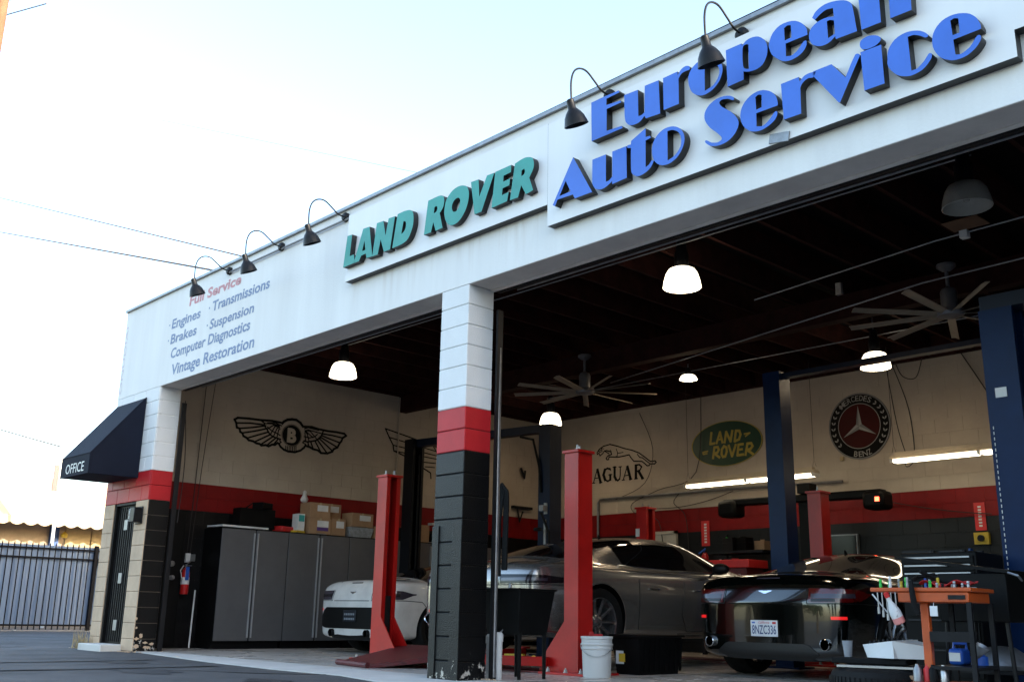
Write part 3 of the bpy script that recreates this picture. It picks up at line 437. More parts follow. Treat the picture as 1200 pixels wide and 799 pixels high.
def intmat(z): return 'block_black' if z < ZR else ('block_red' if z < ZR+2*CH-.01 else 'block_cream')
# mortar beds behind the skins, painted with the bands
def bed(name, a, b, zs, axis):
    mb = MB(); ms = []
    for (z0,z1,mn) in zs: ms.append(mn); mb.box((a[0],a[1],z0),(b[0],b[1],z1), len(ms)-1)
    return build(mb, name, ms, GB, fix=False, smooth=0)
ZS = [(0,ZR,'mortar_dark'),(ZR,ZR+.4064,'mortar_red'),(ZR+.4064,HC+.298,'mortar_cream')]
JT[:] = [.0007,.0016]
lw = bed('left_wall', (XL-.0035,TH+.001), (XL-.0005,YB), ZS, 'y')
def door_skip(a,b,z0,z1): return b > .42 and a < 1.12 and z0 < 2.0
wall_blocks(lw, 'y', XL+.004, TH, YB, rows, intmat, .0042, 1, 95, lambda u,z: u < 7.5 and z > .2 and z < 3.9)
rw = bed('rear_wall', (XL,YB+.0005), (XR,YB+.0035), ZS, 'x')
wall_blocks(rw, 'x', YB-.004, XL, XR, rows, intmat, .0042, 1, 125, lambda u,z: -5.2 < u < 1.6 and z > 1.2 and z < 3.2 and not (-4.9<u<-4.3 and z<2))
m = MB()
m.box((XR-.02,TH+.002,0),(XR-.002,YB-.01,ZR),0); m.box((XR-.02,TH+.002,ZR),(XR-.002,YB-.01,ZR+.406),1); m.box((XR-.02,TH+.002,ZR+.406),(XR-.002,YB-.01,HC),2)
build(m, 'right_wall_paint', ['block_black','block_red','block_cream'], GB)
m = MB()
m.box((XL+.01,TH+.001,H-.0),(XR-.03,TH+.006,HC-.002)); build(m, 'fascia_inner_face', 'block_cream', GB)

# ---- pillar between the bays: one full block per course, glossy black / red / white
WC = (H-(ZR+2*CH))/6
prow = [(0, ZR-9*CH)] + [(ZR-(9-i)*CH, ZR-(8-i)*CH) for i in range(9)] + [(ZR,ZR+CH),(ZR+CH,ZR+2*CH)] + [(ZR+2*CH+i*WC, ZR+2*CH+(i+1)*WC) for i in range(6)]
def pillar(x0, x1, name):
    mb = MB(); ms = ['mortar_dark','mortar_red','mortar_white']
    for z0,z1,mi in ((-.1,ZR,0),(ZR,ZR+2*CH,1),(ZR+2*CH,H-.001,2)): mb.box((x0+.006,.006,z0),(x1-.006,TH-.004,z1), mi)
    p = build(mb, name, ms, GB, fix=False, smooth=0); shared = {}
    for z0,z1 in prow:
        mn = 'block_black_chip' if z1 <= ZR+.01 else ('block_red_out' if z1 <= ZR+2*CH+.01 else 'block_white')
        key = (mn, round(z1-z0,3))
        if key not in shared:
            b = bmesh.new(); bmesh.ops.create_cube(b, size=1); 
            for v in b.verts: v.co = Vector(((v.co.x+.5)*(x1-x0), (v.co.y+.5)*TH, (v.co.z+.5)*(z1-z0-.006)+.003))
            bmesh.ops.bevel(b, geom=list(b.edges), offset=.006, segments=1, affect='EDGES')
            me = bpy.data.meshes.new('block'); b.to_mesh(me); b.free(); me.materials.append(M[mn]); finish(me, 30); shared[key] = me
        o = bpy.data.objects.new('block', shared[key]); COL.objects.link(o); o.parent = p; o.location = (x0, random.uniform(-.001,.001), z0); NBLOCK[0] += 1
    return p
pl = pillar(-.4023, 0.0, 'pillar')
pr = pillar(6.22, 6.62, 'pillar')
m = MB(); m.box((-.404,-.010,0),(-.315,.0,1.32)); m.box((-.405,-.008,0),(-.4025,.10,1.32)); m.box((-.12,-.008,0),(.004,.0,1.32))
build(m, 'corner_guard', 'block_black_chip', pl, bevel=.003)

JT[:] = [.0025,.006]
# ---- corner pier with the office door
m = MB()
for x0,x1 in ((XO+.006,-7.74),(-7.01,-6.63)):
    m.box((x0,.008,-.1),(x1,TH-.004,ZR),0); m.box((x0,.008,ZR),(x1,TH-.004,ZR+2*CH),1)
m.box((-7.74,.008,ZR+.001),(-7.01,TH-.004,ZR+2*CH),1); m.box((XO+.006,.008,ZR+2*CH),(-6.63,TH-.004,H-.001),2)
cp = build(m, 'corner_pier', ['mortar_tan','mortar_red','mortar_white'], GB, fix=False, smooth=0)
def face_blocks(parent, x0, x1, z0, z1, mn, row):
    u = x0 - (row % 2)*.2032
    while u < x1-.02:
        a = max(u,x0); b = min(u+.4064,x1); u += .4064
        if b-a > .04: place_block(parent, (a,0,z0), 0, b-a, z1-z0, .012, mn); NBLOCK[0] += 1
for i,(z0,z1) in enumerate(prow):
    if z1 <= ZR+.01:
        face_blocks(cp, XO, -7.74, z0, z1, 'block_tan', i); place_block(cp, (-7.01,0,z0), 0, .386, z1-z0, .012, 'block_tan'); NBLOCK[0] += 1
        rm = 'block_black_chip'
    elif z1 <= ZR+2*CH+.01: face_blocks(cp, XO, -6.624, z0, z1, 'block_red_out', i); rm = 'block_red_out'
    else: face_blocks(cp, XO, -6.624, z0, z1, 'block_white', i); rm = 'block_white'
    place_block(cp, (-6.622,.012,z0), R(90), TH-.014, z1-z0, .012, rm); NBLOCK[0] += 1
# outer left face
m = MB(); m.box((XO-.006,.01,-.1),(XO-.001,YB+.4,ZR),0); m.box((XO-.006,.01,ZR),(XO-.001,YB+.4,ZR+.406),1); build(m, 'side_wall_paint', ['block_tan','block_red_out'], GB)
# crumbling plaster and dirt at the feet of the pier and the pillar
random.seed(11)
def rubble(c, rad, nn, sz, name, label, cat):
    mb = MB()
    for i in range(nn):
        a = random.uniform(0,2*PI); r_ = rad*abs(random.gauss(0,.6)); s = sz*random.uniform(.3,1.2)
        mb.obox((c[0]+math.cos(a)*r_*1.6, c[1]+math.sin(a)*r_*.6, c[2]+s*.3), (s, s*.8, s*.6), random.uniform(0,3), random.uniform(-.5,.5), random.uniform(-.5,.5))
    o = solo(mb, name, 'mortar_tan' if nn > 60 else 'block_tan', label, cat, loc=c); o['kind'] = 'stuff'; return o
for c in ((-6.72,-.03,-.008),(-8.05,-.05,-.012),(-.06,.33,0)): 
    mb = MB()
    for i in range(70):
        a = random.uniform(0,2*PI); r_ = .22*abs(random.gauss(0,.6)); s = .016*random.uniform(.3,1.2)
        mb.obox((c[0]+math.cos(a)*r_*1.3, c[1]+math.sin(a)*r_*.5-.02, c[2]+s*.25), (s, s*.8, s*.6), random.uniform(0,3), random.uniform(-.5,.5), random.uniform(-.5,.5))
    o = build(mb, 'plaster_crumbs', 'block_tan', None); o['kind'] = 'stuff'; o['label'] = 'crumbs of broken plaster on the ground at the wall foot'
# spalled patches where the black paint fell off the pier
for (y,z,w,h) in ((.05,.16,.035,.022),(.10,.20,.03,.03),(.17,.11,.04,.018),(.26,.09,.035,.022),(.05,.06,.04,.03),(.20,.05,.055,.022),(.03,.30,.015,.02),(.02,.42,.014,.02)):
    pts = [( -6.6205, y+math.cos(t)*w*random.uniform(.5,1.2), z+math.sin(t)*h*random.uniform(.5,1.2)) for t in [k*PI/9 for k in range(18)]]
    mb = MB(); mb.prism(pts, (0,0,0), (-.004,0,0)); build(mb, 'bare_plaster_patch', 'block_tan', cp)

# ---- office door (recessed, black security screen)
dr = thing('office_door', (-7.38,.06,.075), 'black metal office door in the tan corner wall beneath the awning', 'door')
m = MB(); m.box((-7.74,.02,.075),(-7.70,.12,1.96)); m.box((-7.05,.02,.075),(-7.01,.12,1.96)); m.box((-7.74,.02,1.955),(-7.01,.12,1.984)); build(m, 'door_frame', 'door_black', dr)
m = MB(); m.box((-7.698,.07,.08),(-7.052,.11,1.952)); pnl = build(m, 'door_leaf', 'door_black', dr)
for k in range(9):
    mm = MB(); xx = -7.66+k*.07; mm.box((xx-.006,.058,.10),(xx+.006,.069,1.93)); build(mm, 'screen_bar', 'dark_steel', pnl)
for z in (.32,.95,1.68):
    mm = MB(); mm.box((-7.44,.046,z-.07),(-7.33,.057,z+.07)); build(mm, 'door_plate', 'galv', dr)
mm = MB(); mm.tube([(-7.12,.05,1.25),(-7.12,.02,1.25),(-7.12,.02,1.40),(-7.12,.05,1.40)], .008); build(mm, 'pull_handle', 'dark_steel', dr)
# ---- bulkhead lamp right of the door
wl = thing('bulkhead_lamp', (-6.86,-.05,1.78), 'black caged wall lamp with frosted glass beside the office door', 'wall lamp')
m = MB(); m.box((-6.93,-.02,1.66),(-6.73,-.002,1.90)); m.box((-6.87,-.13,1.68),(-6.73,-.022,1.88)); build(m, 'lamp_body', 'lamp_black', wl, bevel=.015)
m = MB(); m.box((-6.93,-.13,1.69),(-6.875,-.022,1.87)); build(m, 'glass', 'clear_plastic', wl, bevel=.02)
m = MB()
for z in (1.72,1.78,1.84): m.tube([(-6.872,-.135,z),(-6.94,-.137,z),(-6.94,-.03,z)], .004, 5)
build(m, 'cage', 'lamp_black', wl)

# ---- roller door gear inside the lintels, jamb tracks
def bay_track(x0, x1):
    mb = MB(); mb.box((x0,TH+.008,H-.025),(x1,TH+.05,H+.10)); build(mb, 'door_header', 'lamp_black', GB)
    for x in (x0+.015, x1-.015):
        mm = MB(); mm.box((x-.013,TH+.010,.0),(x+.013,TH+.075,H-.2)); build(mm, 'door_track', 'dark_steel', GB)
bay_track(-6.60,-.41); bay_track(.03,6.21)
m = MB(); m.tube([(.03,.6,3.64),(6.3,.6,3.64)], .010, 6); m.tube([(-6.6,.6,3.64),(-.4,.6,3.64)], .010, 6); build(m, 'conduit', 'galv', GB)
m = MB(); m.tube([(.035,.375,0.02),(.035,.375,1.5),(.03,.37,3.0)], .030, 12); build(m, 'post_pipe', 'galv', GB)
m = MB()
for yy in (.5,2.9): 
    for xx in (2.2,4.3): m.box((xx-.03,yy-.02,3.64),(xx+.03,yy+.02,3.66+.1))
m.tube([(-5.2,2.1,4.30),(3.9,2.1,4.30)], .009, 6); m.tube([(-5.7,6.75,4.30),(4.6,6.75,4.30)], .009, 6)
m.tube([(-3.0,5.4,3.96),(2.4,4.3,4.05),(6.0,4.2,4.1)], .009, 6); m.tube([(.9,3.4,3.98),(3.1,3.1,4.02),(8,2.9,4.05)], .008, 6)
build(m, 'ceiling_conduit', 'galv', GB)
mm = MB(); mm.box((3.35,3.05,3.97),(3.42,3.12,4.04)); build(mm, 'junction_box', 'white_plastic', GB)
mm = MB(); mm.box((3.0,3.5,4.325),(3.35,3.8,4.333)); build(mm, 'ceiling_patch', 'pole_wood', GB)

# ================================================================ SIGNS ON THE FASCIA
def panel(name, poly, y0, y1, parent, label=None):
    mb = MB(); n = len(poly)
    mb.add([(x,y0,z) for x,z in poly]+[(x,y1,z) for x,z in poly], [tuple(range(n))], 0)
    mb.f.append(tuple(range(2*n-1,n-1,-1))); mb.m.append(0)
    for i in range(n): mb.f.append((i,n+i,n+(i+1)%n,(i+1)%n)); mb.m.append(1)
    return build(mb, name, ['panel_white','panel_edge'], parent, label=label, smooth=0)
s1 = thing('fascia_sign', (3.1,-.02,3.82), 'large sign panel with blue raised letters European Auto Service', 'sign')
panel('sign_panel', [(1.125,3.812),(5.075,3.812),(5.075,3.99),(5.6,3.99),(5.6,4.782),(1.125,4.782)], -.085, -.001, s1)
s2 = thing('fascia_sign', (-.4,-.02,4.0), 'long low sign panel with raised teal block letters', 'sign')
panel('sign_panel', [(-1.99,4.016),(1.123,4.016),(1.123,4.79),(-1.99,4.79)], -.085, -.001, s2)
def letter(ch, loops, yf, yb, matf, parent):
    L2 = [[(l[i]/1000, l[i+1]/1000) for i in range(0,len(l),2)] for l in loops]
    vs, fs = poly_fill(L2); n = len(vs); mb = MB()
    mb.add([(x,yf,z) for x,z in vs], fs, 0); 
    for lp in L2:
        k = len(lp); mb.add([(x,yf+.002,z) for x,z in lp]+[(x,yb,z) for x,z in lp], [(i,(i+1)%k,k+(i+1)%k,k+i) for i in range(k)], 1)
        mb.add([(x,yf,z) for x,z in lp]+[(x,yf+.002,z) for x,z in lp], [(i,(i+1)%k,k+(i+1)%k,k+i) for i in range(k)], 1)
    return build(mb, 'letter', [matf,'letter_side'], parent, smooth=40)
for word, ch, loops in SIGN_LETTERS:
    if word in 'lr': letter(ch, loops, -.15, -.0865, 'letter_teal', s2)
    else: letter(ch, loops, -.16, -.0865, 'letter_blue', s1)
mm = MB(); mm.obox((3.45,-.093,3.845),(.16,.01,.07), ry=R(10)); build(mm, 'tape_patch', 'galv', s1)

# painted list of services on the fascia
tx = (1,0,0); tz = (0,0,1); ypt = -.0022
pw = thing('painted_service_list', (-5.2,0,3.6), 'hand painted list of services in faded blue under red Full Service', 'painted sign')
mb = MB(); put_text(mb, 'Full Service', (-5.97,ypt,4.60), tx, tz, 1.44, .135, .03, .12); build(mb, 'heading', 'paint_text_red', pw, fix=False)
for s, x0, x1, z, c, bx_, bz_ in (('Engines',-6.46,-5.60,4.363,.135,-6.53,4.43),('Transmissions',-5.27,-3.784,4.378,.135,-5.345,4.44),('Brakes',-6.45,-5.669,4.139,.135,-6.52,4.2),('Suspension',-5.29,-4.13,4.135,.13,-5.36,4.2),
                      ('Computer Diagnostics',-6.40,-4.19,3.921,.140,0,0),('Vintage Restoration',-6.33,-4.05,3.673,.150,0,0)):
    mb = MB(); put_text(mb, s, (x0,ypt,z), tx, tz, x1-x0, c, .022, .10)
    if bx_: mb.box((bx_-.012,ypt-.0002,bz_-.012),(bx_+.012,ypt+.0005,bz_+.012))
    build(mb, 'service_line', 'paint_text_blue', pw, fix=False)
pv = thing('painted_lettering', (-8.03,0,3.7), 'faint vertical mauve lettering at the left edge of the fascia', 'painted sign')
mb = MB(); put_text(mb, 'ONUDIAI', (-7.985,ypt,3.64), (0,0,1), (-1,0,0), 1.05, .085, .0, 0)
build(mb, 'letters', 'paint_faded', pv, fix=False)

# ---- gooseneck lamps along the parapet
def goose():
    t = thing('gooseneck_lamp', (0,0,4.84), '', 'sign lamp', 'gooseneck lamps along the parapet')
    mb = MB(); mb.lathe([(.055,-.0),(.055,.03),(.035,.05),(.0,.055)], (0,0,4.84), 'Y', 14, Matrix.Rotation(PI/2,4,'X')); build(mb, 'base', 'lamp_black', t)
    pts = []
    P0=Vector((0,-.05,4.84)); ctrl=[P0,Vector((0,-.12,4.85)),Vector((0,-.20,4.90)),Vector((0,-.30,4.955)),Vector((0,-.39,4.945)),Vector((0,-.455,4.89)),Vector((0,-.485,4.80)),Vector((0,-.488,4.70)),Vector((0,-.482,4.61))]
    for i in range(len(ctrl)-1):
        a=ctrl[max(i-1,0)];b=ctrl[i];c=ctrl[i+1];d=ctrl[min(i+2,len(ctrl)-1)]
        for q in range(4):
            u=q/4; pts.append(.5*((2*b)+(c-a)*u+(2*a-5*b+4*c-d)*u*u+(3*b-a-3*c+d)*u**3))
    pts.append(ctrl[-1]); mb = MB(); mb.tube(pts, .0085, 8); build(mb, 'arm', 'lamp_black', t)
    tilt = Matrix.Rotation(R(22),4,'X')
    mb = MB(); prof=[(.018,.06),(.032,.05),(.034,-.02),(.040,-.03),(.062,-.055),(.082,-.09),(.095,-.135),(.102,-.16),(.097,-.16),(.088,-.13),(.06,-.06),(.02,-.04)]
    mb.lathe(prof, (0,-.482,4.565), n=24, mtx=tilt); build(mb, 'shade', 'lamp_black', t)
    mb = MB(); mb.lathe([(.0,-.11),(.02,-.10),(.027,-.08),(.022,-.055),(.014,-.04)], (0,-.482,4.565), n=12, mtx=tilt); build(mb, 'bulb', 'clear_plastic', t)
    return t
g0 = goose()
GL = [(-4.845,'leftmost black gooseneck lamp over the painted service list'),(-3.54,'second black gooseneck lamp from the left along the parapet'),(-2.164,'black gooseneck lamp just left of the teal letters'),
      (1.79,'black gooseneck lamp over the first blue letter E'),(3.13,'highest black gooseneck lamp over the blue letter o')]
for i,(x,lb) in enumerate(GL):
    t = g0 if i == 0 else copy_tree(g0); t.location.x = x; t['label'] = lb
m = MB(); m.tube([(-4.84,-.03,4.81),(-1.99,-.03,4.80)], .012, 6); build(m, 'parapet_conduit', 'galv', GB)
m = MB(); m.tube([(-6.0,-.012,4.965),(6.0,-.012,4.985)], .007, 5); build(m, 'parapet_wire', 'lamp_black', GB)
m = MB()
for dx in (0,.22,.40,.55): m.obox((1.35+dx,.16,4.98+.03*(dx*7%1)), (.14,.10,.03), dx*9, .2)
m.tube([(1.3,.1,4.97),(1.55,.15,5.09),(1.7,.1,5.0)], .006,5); build(m, 'roof_debris', 'galv', GB)

# ---- office awning
aw = thing('office_awning', (-7.55,0,2.3), 'navy canvas awning lettered OFFICE over the corner door', 'awning')
xa0, xa1, dY, zt, zv, zb_ = -8.07, -7.03, -.70, 3.455, 2.59, 2.315
m = MB(); m.add([(xa0,-.004,zt),(xa1,-.004,zt),(xa1,dY,zv),(xa0,dY,zv),(xa0,dY,zb_),(xa1,dY,zb_),(xa0,-.004,zb_),(xa1,-.004,zb_)],
     [(0,1,2,3),(3,2,5,4),(1,7,5,2),(0,3,4,6),(4,5,7,6)]); build(m, 'canvas', 'awning_navy', aw, smooth=0)
m = MB()
for p,q in (((xa0,dY,zv),(xa1,dY,zv)),((xa1,dY,zv),(xa1,-.01,zt)),((xa1,dY,zv),(xa1,dY,zb_)),((xa0,dY,zb_),(xa1,dY,zb_)),((xa1,dY,zb_),(xa1,-.01,zb_))): m.tube([p,q], .008, 6)
build(m, 'piping', 'awning_navy', aw)
mb = MB(); put_text(mb, 'OFFICE', (xa0+.20,dY-.003,2.355), tx, tz, .66, .135, .0, 0); build(mb, 'lettering', 'white_plastic', aw, fix=False)
# ================================================================ WALL PAINTINGS AND SIGNS INSIDE
def strokes_part(data, plane, val, sign, scale, name, matn, parent, base=0.0):
    mb = MB(); k = 0
    for w, fl in data:
        pts = [(fl[i]/1000, fl[i+1]/1000) for i in range(0,len(fl),2)]
        for i in range(len(pts)-1):
            k += 1; o = val + sign*(base + (k % 9)*.00025)
            stroke_quads(mb, pts[i:i+2], w*scale, (lambda a,b: (o,a,b)) if plane == 'x' else (lambda a,b: (a,o,b)))
    return build(mb, name, matn, parent, fix=False, smooth=0)
def disc(mb, c, rx, rz, plane, off, n=48, mi=None, r0=0):
    vs = []; 
    for k in range(n):
        a = 2*PI*k/n; u, w = c[0]+rx*math.cos(a), c[1]+rz*math.sin(a); vs.append((off,u,w) if plane == 'x' else (u,off,w))
    if r0 == 0: mb.add(vs, [tuple(range(n))], mi)
    else:
        v2 = [((off, c[0]+(v[1]-c[0])*r0, c[1]+(v[2]-c[1])*r0) if plane == 'x' else (c[0]+(v[0]-c[0])*r0, off, c[1]+(v[2]-c[1])*r0)) for v in vs]
        mb.add(vs+v2, [(i,(i+1)%n,n+(i+1)%n,n+i) for i in range(n)], mi)
we = thing('painted_winged_emblem', (XL,2.74,3.1), 'black painted winged emblem with letter B on the left wall', 'wall painting')
xw = XL+.011
strokes_part(WINGED_STROKES, 'x', xw, 1, .0034, 'wing_lines', 'paint_black', we)
mb = MB(); disc(mb, (2.742,3.333), .172, .168, 'x', xw+.003); build(mb, 'emblem_disc', 'paint_black', we, fix=False, smooth=0)
mb = MB(); disc(mb, (2.742,3.333), .186, .182, 'x', xw+.001, r0=.955); build(mb, 'emblem_ring', 'paint_black', we, fix=False, smooth=0)
mb = MB(); put_text(mb, 'B', (xw+.0045,2.655,3.225), (0,1,0), (0,0,1), .175, .215, .055); build(mb, 'emblem_letter', 'block_cream', we, fix=False)
# second, half hidden wings further back on the same wall
w2 = thing('painted_wing_emblem', (XL,5.6,3.1), 'second black painted wing outline further back on left wall', 'wall painting')
mb = MB(); sc = lambda px,py: (4.62+(px-145)*.0045*1.02, 3.70-(py-95)*.0031 - (px-145)*.0002)
for pts,w in (([(145,95),(250,112),(380,135),(520,158)],.016),([(145,95),(165,140),(185,180),(190,212),(240,228),(375,298),(378,330)],.018),([(165,140),(400,165)],.014),([(185,180),(405,190)],.014),([(190,212),(405,210)],.014),([(280,250),(400,236)],.014),([(345,268),(395,262)],.012),([(385,140),(415,190)],.014),([(415,190),(520,175)],.016),([(415,190),(430,260),(520,300)],.016)):
    P = [sc(*p) for p in pts]; w *= 1.5
    for i in range(len(P)-1): stroke_quads(mb, P[i:i+2], w, lambda a,b: (xw+.0002*(i%5),a,b))
build(mb, 'wing_lines', 'paint_black', w2, fix=False, smooth=0)
yw = YB-.0105
cj = thing('painted_cat_emblem', (-5.5,YB,3.0), 'black outline of a leaping cat above the word JAGUAR', 'wall painting')
strokes_part(CAT_STROKES, 'y', yw, -1, .0021, 'cat_outline', 'paint_black', cj)
strokes_part(CAT_WORD_STROKES, 'y', yw, -1, .0019, 'word', 'paint_black', cj, .0005)
ov = thing('oval_emblem', (-3.13,YB,3.44), 'green oval sign with gold letters LAND ROVER on rear wall', 'sign')
mb = MB(); mb.lathe([(.725,0),(.725,.012)], (-3.13,yw,3.44), n=64, mtx=Matrix.Rotation(PI/2,4,'X') @ Matrix.Diagonal((1,.53,1,1))); build(mb, 'oval_board', 'paint_green', ov, smooth=30)
mb = MB(); disc(mb, (-3.13,3.44), .728, .386, 'y', yw-.0145, r0=.972); build(mb, 'gold_rim', 'paint_gold', ov, fix=False, smooth=0)
strokes_part(OVAL_STROKES, 'y', yw-.014, -1, .00205, 'gold_letters', 'paint_gold', ov)
mc = thing('round_emblem', (-.68,YB,3.45), 'round black and red sign with three pointed star and laurels', 'sign')
cx0, cz0 = -.675, 3.447
cyl = Matrix.Rotation(PI/2,4,'X')
mb = MB(); mb.lathe([(.512,0),(.512,.012)], (cx0,yw,cz0), n=64, mtx=cyl); build(mb, 'round_board', 'paint_black', mc, smooth=30)
mb = MB(); disc(mb, (cx0,cz0), .513, .513, 'y', yw-.0145, r0=.955); build(mb, 'outer_rim', 'paint_dimsilver', mc, fix=False, smooth=0)
mb = MB(); disc(mb, (cx0,cz0), .345, .345, 'y', yw-.0148); build(mb, 'red_field', 'paint_maroon', mc, fix=False, smooth=0)
mb = MB(); disc(mb, (cx0,cz0), .352, .352, 'y', yw-.0155, r0=.972); build(mb, 'inner_rim', 'paint_silver', mc, fix=False, smooth=0)
mb = MB()
for k in range(3):
    a = R(90+120*k); t = (cx0+.315*math.cos(a), cz0+.315*math.sin(a)); c = (cx0, cz0)
    for s, mi in ((-1,0),(1,1)):
        b = (cx0+.052*math.cos(a+s*PI/3), cz0+.052*math.sin(a+s*PI/3))
        mb.add([(c[0],yw-.021,c[1]),(t[0],yw-.017,t[1]),(b[0],yw-.016,b[1])], [(0,1,2)], mi)
build(mb, 'star', ['paint_silver','paint_dimsilver'], mc, fix=False, smooth=0)
def arc_text(mb, s, a0, a1, rad, hgt, inward):
    n = len(s)
    for i, chh in enumerate(s):
        a = R(a0+(a1-a0)*(i+.5)/n); ur = Vector((math.cos(a),0,math.sin(a))); ut = Vector((math.sin(a),0,-math.cos(a)))
        if inward: ur = -ur; ut = -ut
        w = hgt*(.95 if chh in 'MN' else .68); org = Vector((cx0,yw-.0155,cz0)) + Vector((math.cos(a),0,math.sin(a)))*rad - ur*hgt/2 - ut*w/2
        put_text(mb, chh, org, ut, ur, w, hgt, .005)
mb = MB(); arc_text(mb, 'MERCEDES', 132, 58, .432, .085, False); arc_text(mb, 'BENZ', -106, -66, .432, .085, True); build(mb, 'ring_lettering', 'paint_silver', mc, fix=False, smooth=0)
mb = MB()
for side in (-1,1):
    for i in range(8):
        a = R(90) - side*R(45+i*12.5)
        for s in (-1,1):
            p = Vector((cx0+.43*math.cos(a), yw-.0158, cz0+.43*math.sin(a))); d = Vector((-math.sin(a)*side,0,math.cos(a)*side)); nrm = Vector((math.cos(a),0,math.sin(a)))*s
            tip = p + d*.05 + nrm*.035; mid = p + d*.018 + nrm*.028; mid2 = p + d*.034 + nrm*.008
            mb.add([p, mid, tip, mid2], [(0,1,2,3)])
build(mb, 'laurel_leaves', 'paint_silver', mc, fix=False, smooth=0)

# ================================================================ CEILING LAMPS AND FANS
def highbay(lit):
    t = thing('high_bay_lamp', (0,0,0), '', 'ceiling lamp', 'round high bay lamps under the joists')
    mb = MB(); mb.lathe([(.0,.42),(.05,.42),(.06,.30),(.075,.27),(.075,.12),(.10,.10),(.11,.085),(.0,.085)], (0,0,0), n=20); build(mb, 'ballast_housing', 'lamp_black', t)
    mb = MB(); prof = [(.105,.105),(.135,.09),(.165,.04),(.185,-.03),(.196,-.10),(.19,-.102),(.178,-.03),(.155,.035),(.1,.085)]
    n = 48; o = len(mb.v)
    for r,h in prof: mb.v += [((r+(.0022 if k%2 else 0))*math.cos(2*PI*k/n), (r+(.0022 if k%2 else 0))*math.sin(2*PI*k/n), h) for k in range(n)]
    for i in range(len(prof)-1):
        for k in range(n): mb.f.append((i*n+k, i*n+(k+1)%n, (i+1)*n+(k+1)%n, (i+1)*n+k)); mb.m.append(0)
    build(mb, 'prismatic_bowl', 'bowl_lit' if lit else 'bowl_dim', t)
    mb = MB(); mb.tube([(0,0,.42),(0,0,.60)], .012, 6); build(mb, 'hanger', 'galv', t)
    return t
def light_in(t, w, z=-.06):
    l = bpy.data.lights.new('high_bay_bulb','POINT'); l.energy = w; l.color = (1,.76,.50); l.shadow_soft_size = .09
    o = bpy.data.objects.new('high_bay_bulb', l); COL.objects.link(o); o.parent = t; o.location = (0,0,z)
HB = [((-5.21,2.08,3.93),'lit high bay lamp in the left bay near the winged emblem',1),((.82,2.2,3.96),'large lit high bay lamp nearest the front of the right bay',1),
      ((-2.0,6.0,3.93),'small lit high bay lamp right of the left ceiling fan',1),((.60,6.67,3.93),'lit high bay lamp above and right of the round star emblem',1),
      ((-5.66,6.8,3.93),'lit high bay lamp half hidden behind the navy lift post',1),((3.83,2.09,3.95),'unlit high bay lamp at the upper right of the right bay',0)]
lit0 = highbay(True); un0 = highbay(False); LAMPW = 2.6
for i,(p,lb,on) in enumerate(HB):
    t = (lit0 if i == 0 else copy_tree(lit0)) if on else un0
    t.location = p; t['label'] = lb
    if i == 2: t.scale = (.66,.66,.34); t.location.z = 3.99
    if on: light_in(t, LAMPW)
mb = MB(); mb.lathe([(.0,.03),(.02,.02),(.028,0),(.02,-.03),(.0,-.035)], (3.83,2.09,3.93), n=12); build(mb, 'bulb', 'bowl_dim', un0)
def fan():
    t = thing('ceiling_fan', (0,0,0), '', 'ceiling fan', 'large ceiling fans with nine blades')
    mb = MB(); mb.lathe([(.0,.56),(.10,.55),(.10,.52),(.05,.48),(.02,.47),(.02,.30),(.07,.27),(.085,.24),(.085,.06),(.14,.04),(.15,0),(.13,-.03),(.05,-.05),(.0,-.05)], (0,0,0), n=24); build(mb, 'motor', 'fan_body', t)
    for k in range(9):
        a = 2*PI*k/9 + .2; mb = MB(); m4 = Matrix.Rotation(a,4,'Z'); tw = R(6)
        pr = []
        for r_ in (.12,.55,1.07):
            wd = .042
            for (yy,zz) in ((-wd,-.012),(0,.008),(wd,.004),(wd,-.002),(0,.0),(-wd,-.018)):
                pr.append(m4 @ Vector((r_, yy*math.cos(tw), zz + yy*math.sin(tw))))
        fs = [tuple(range(6)), tuple(range(17,11,-1))]
        for s in range(2):
            for q in range(6): fs.append((s*6+q, s*6+(q+1)%6, s*6+6+(q+1)%6, s*6+6+q))
        mb.add(pr, fs); build(mb, 'blade', 'fan_blade', t, smooth=50)
    return t
f1 = fan(); f1.location = (-3.02,4.85,3.74); f1['label'] = 'nine bladed ceiling fan left of the row, above the cat emblem'
f2 = copy_tree(f1); f2.location = (2.55,4.58,3.74); f2.rotation_euler.z = .35; f2['label'] = 'nine bladed ceiling fan at the right near the blue post'
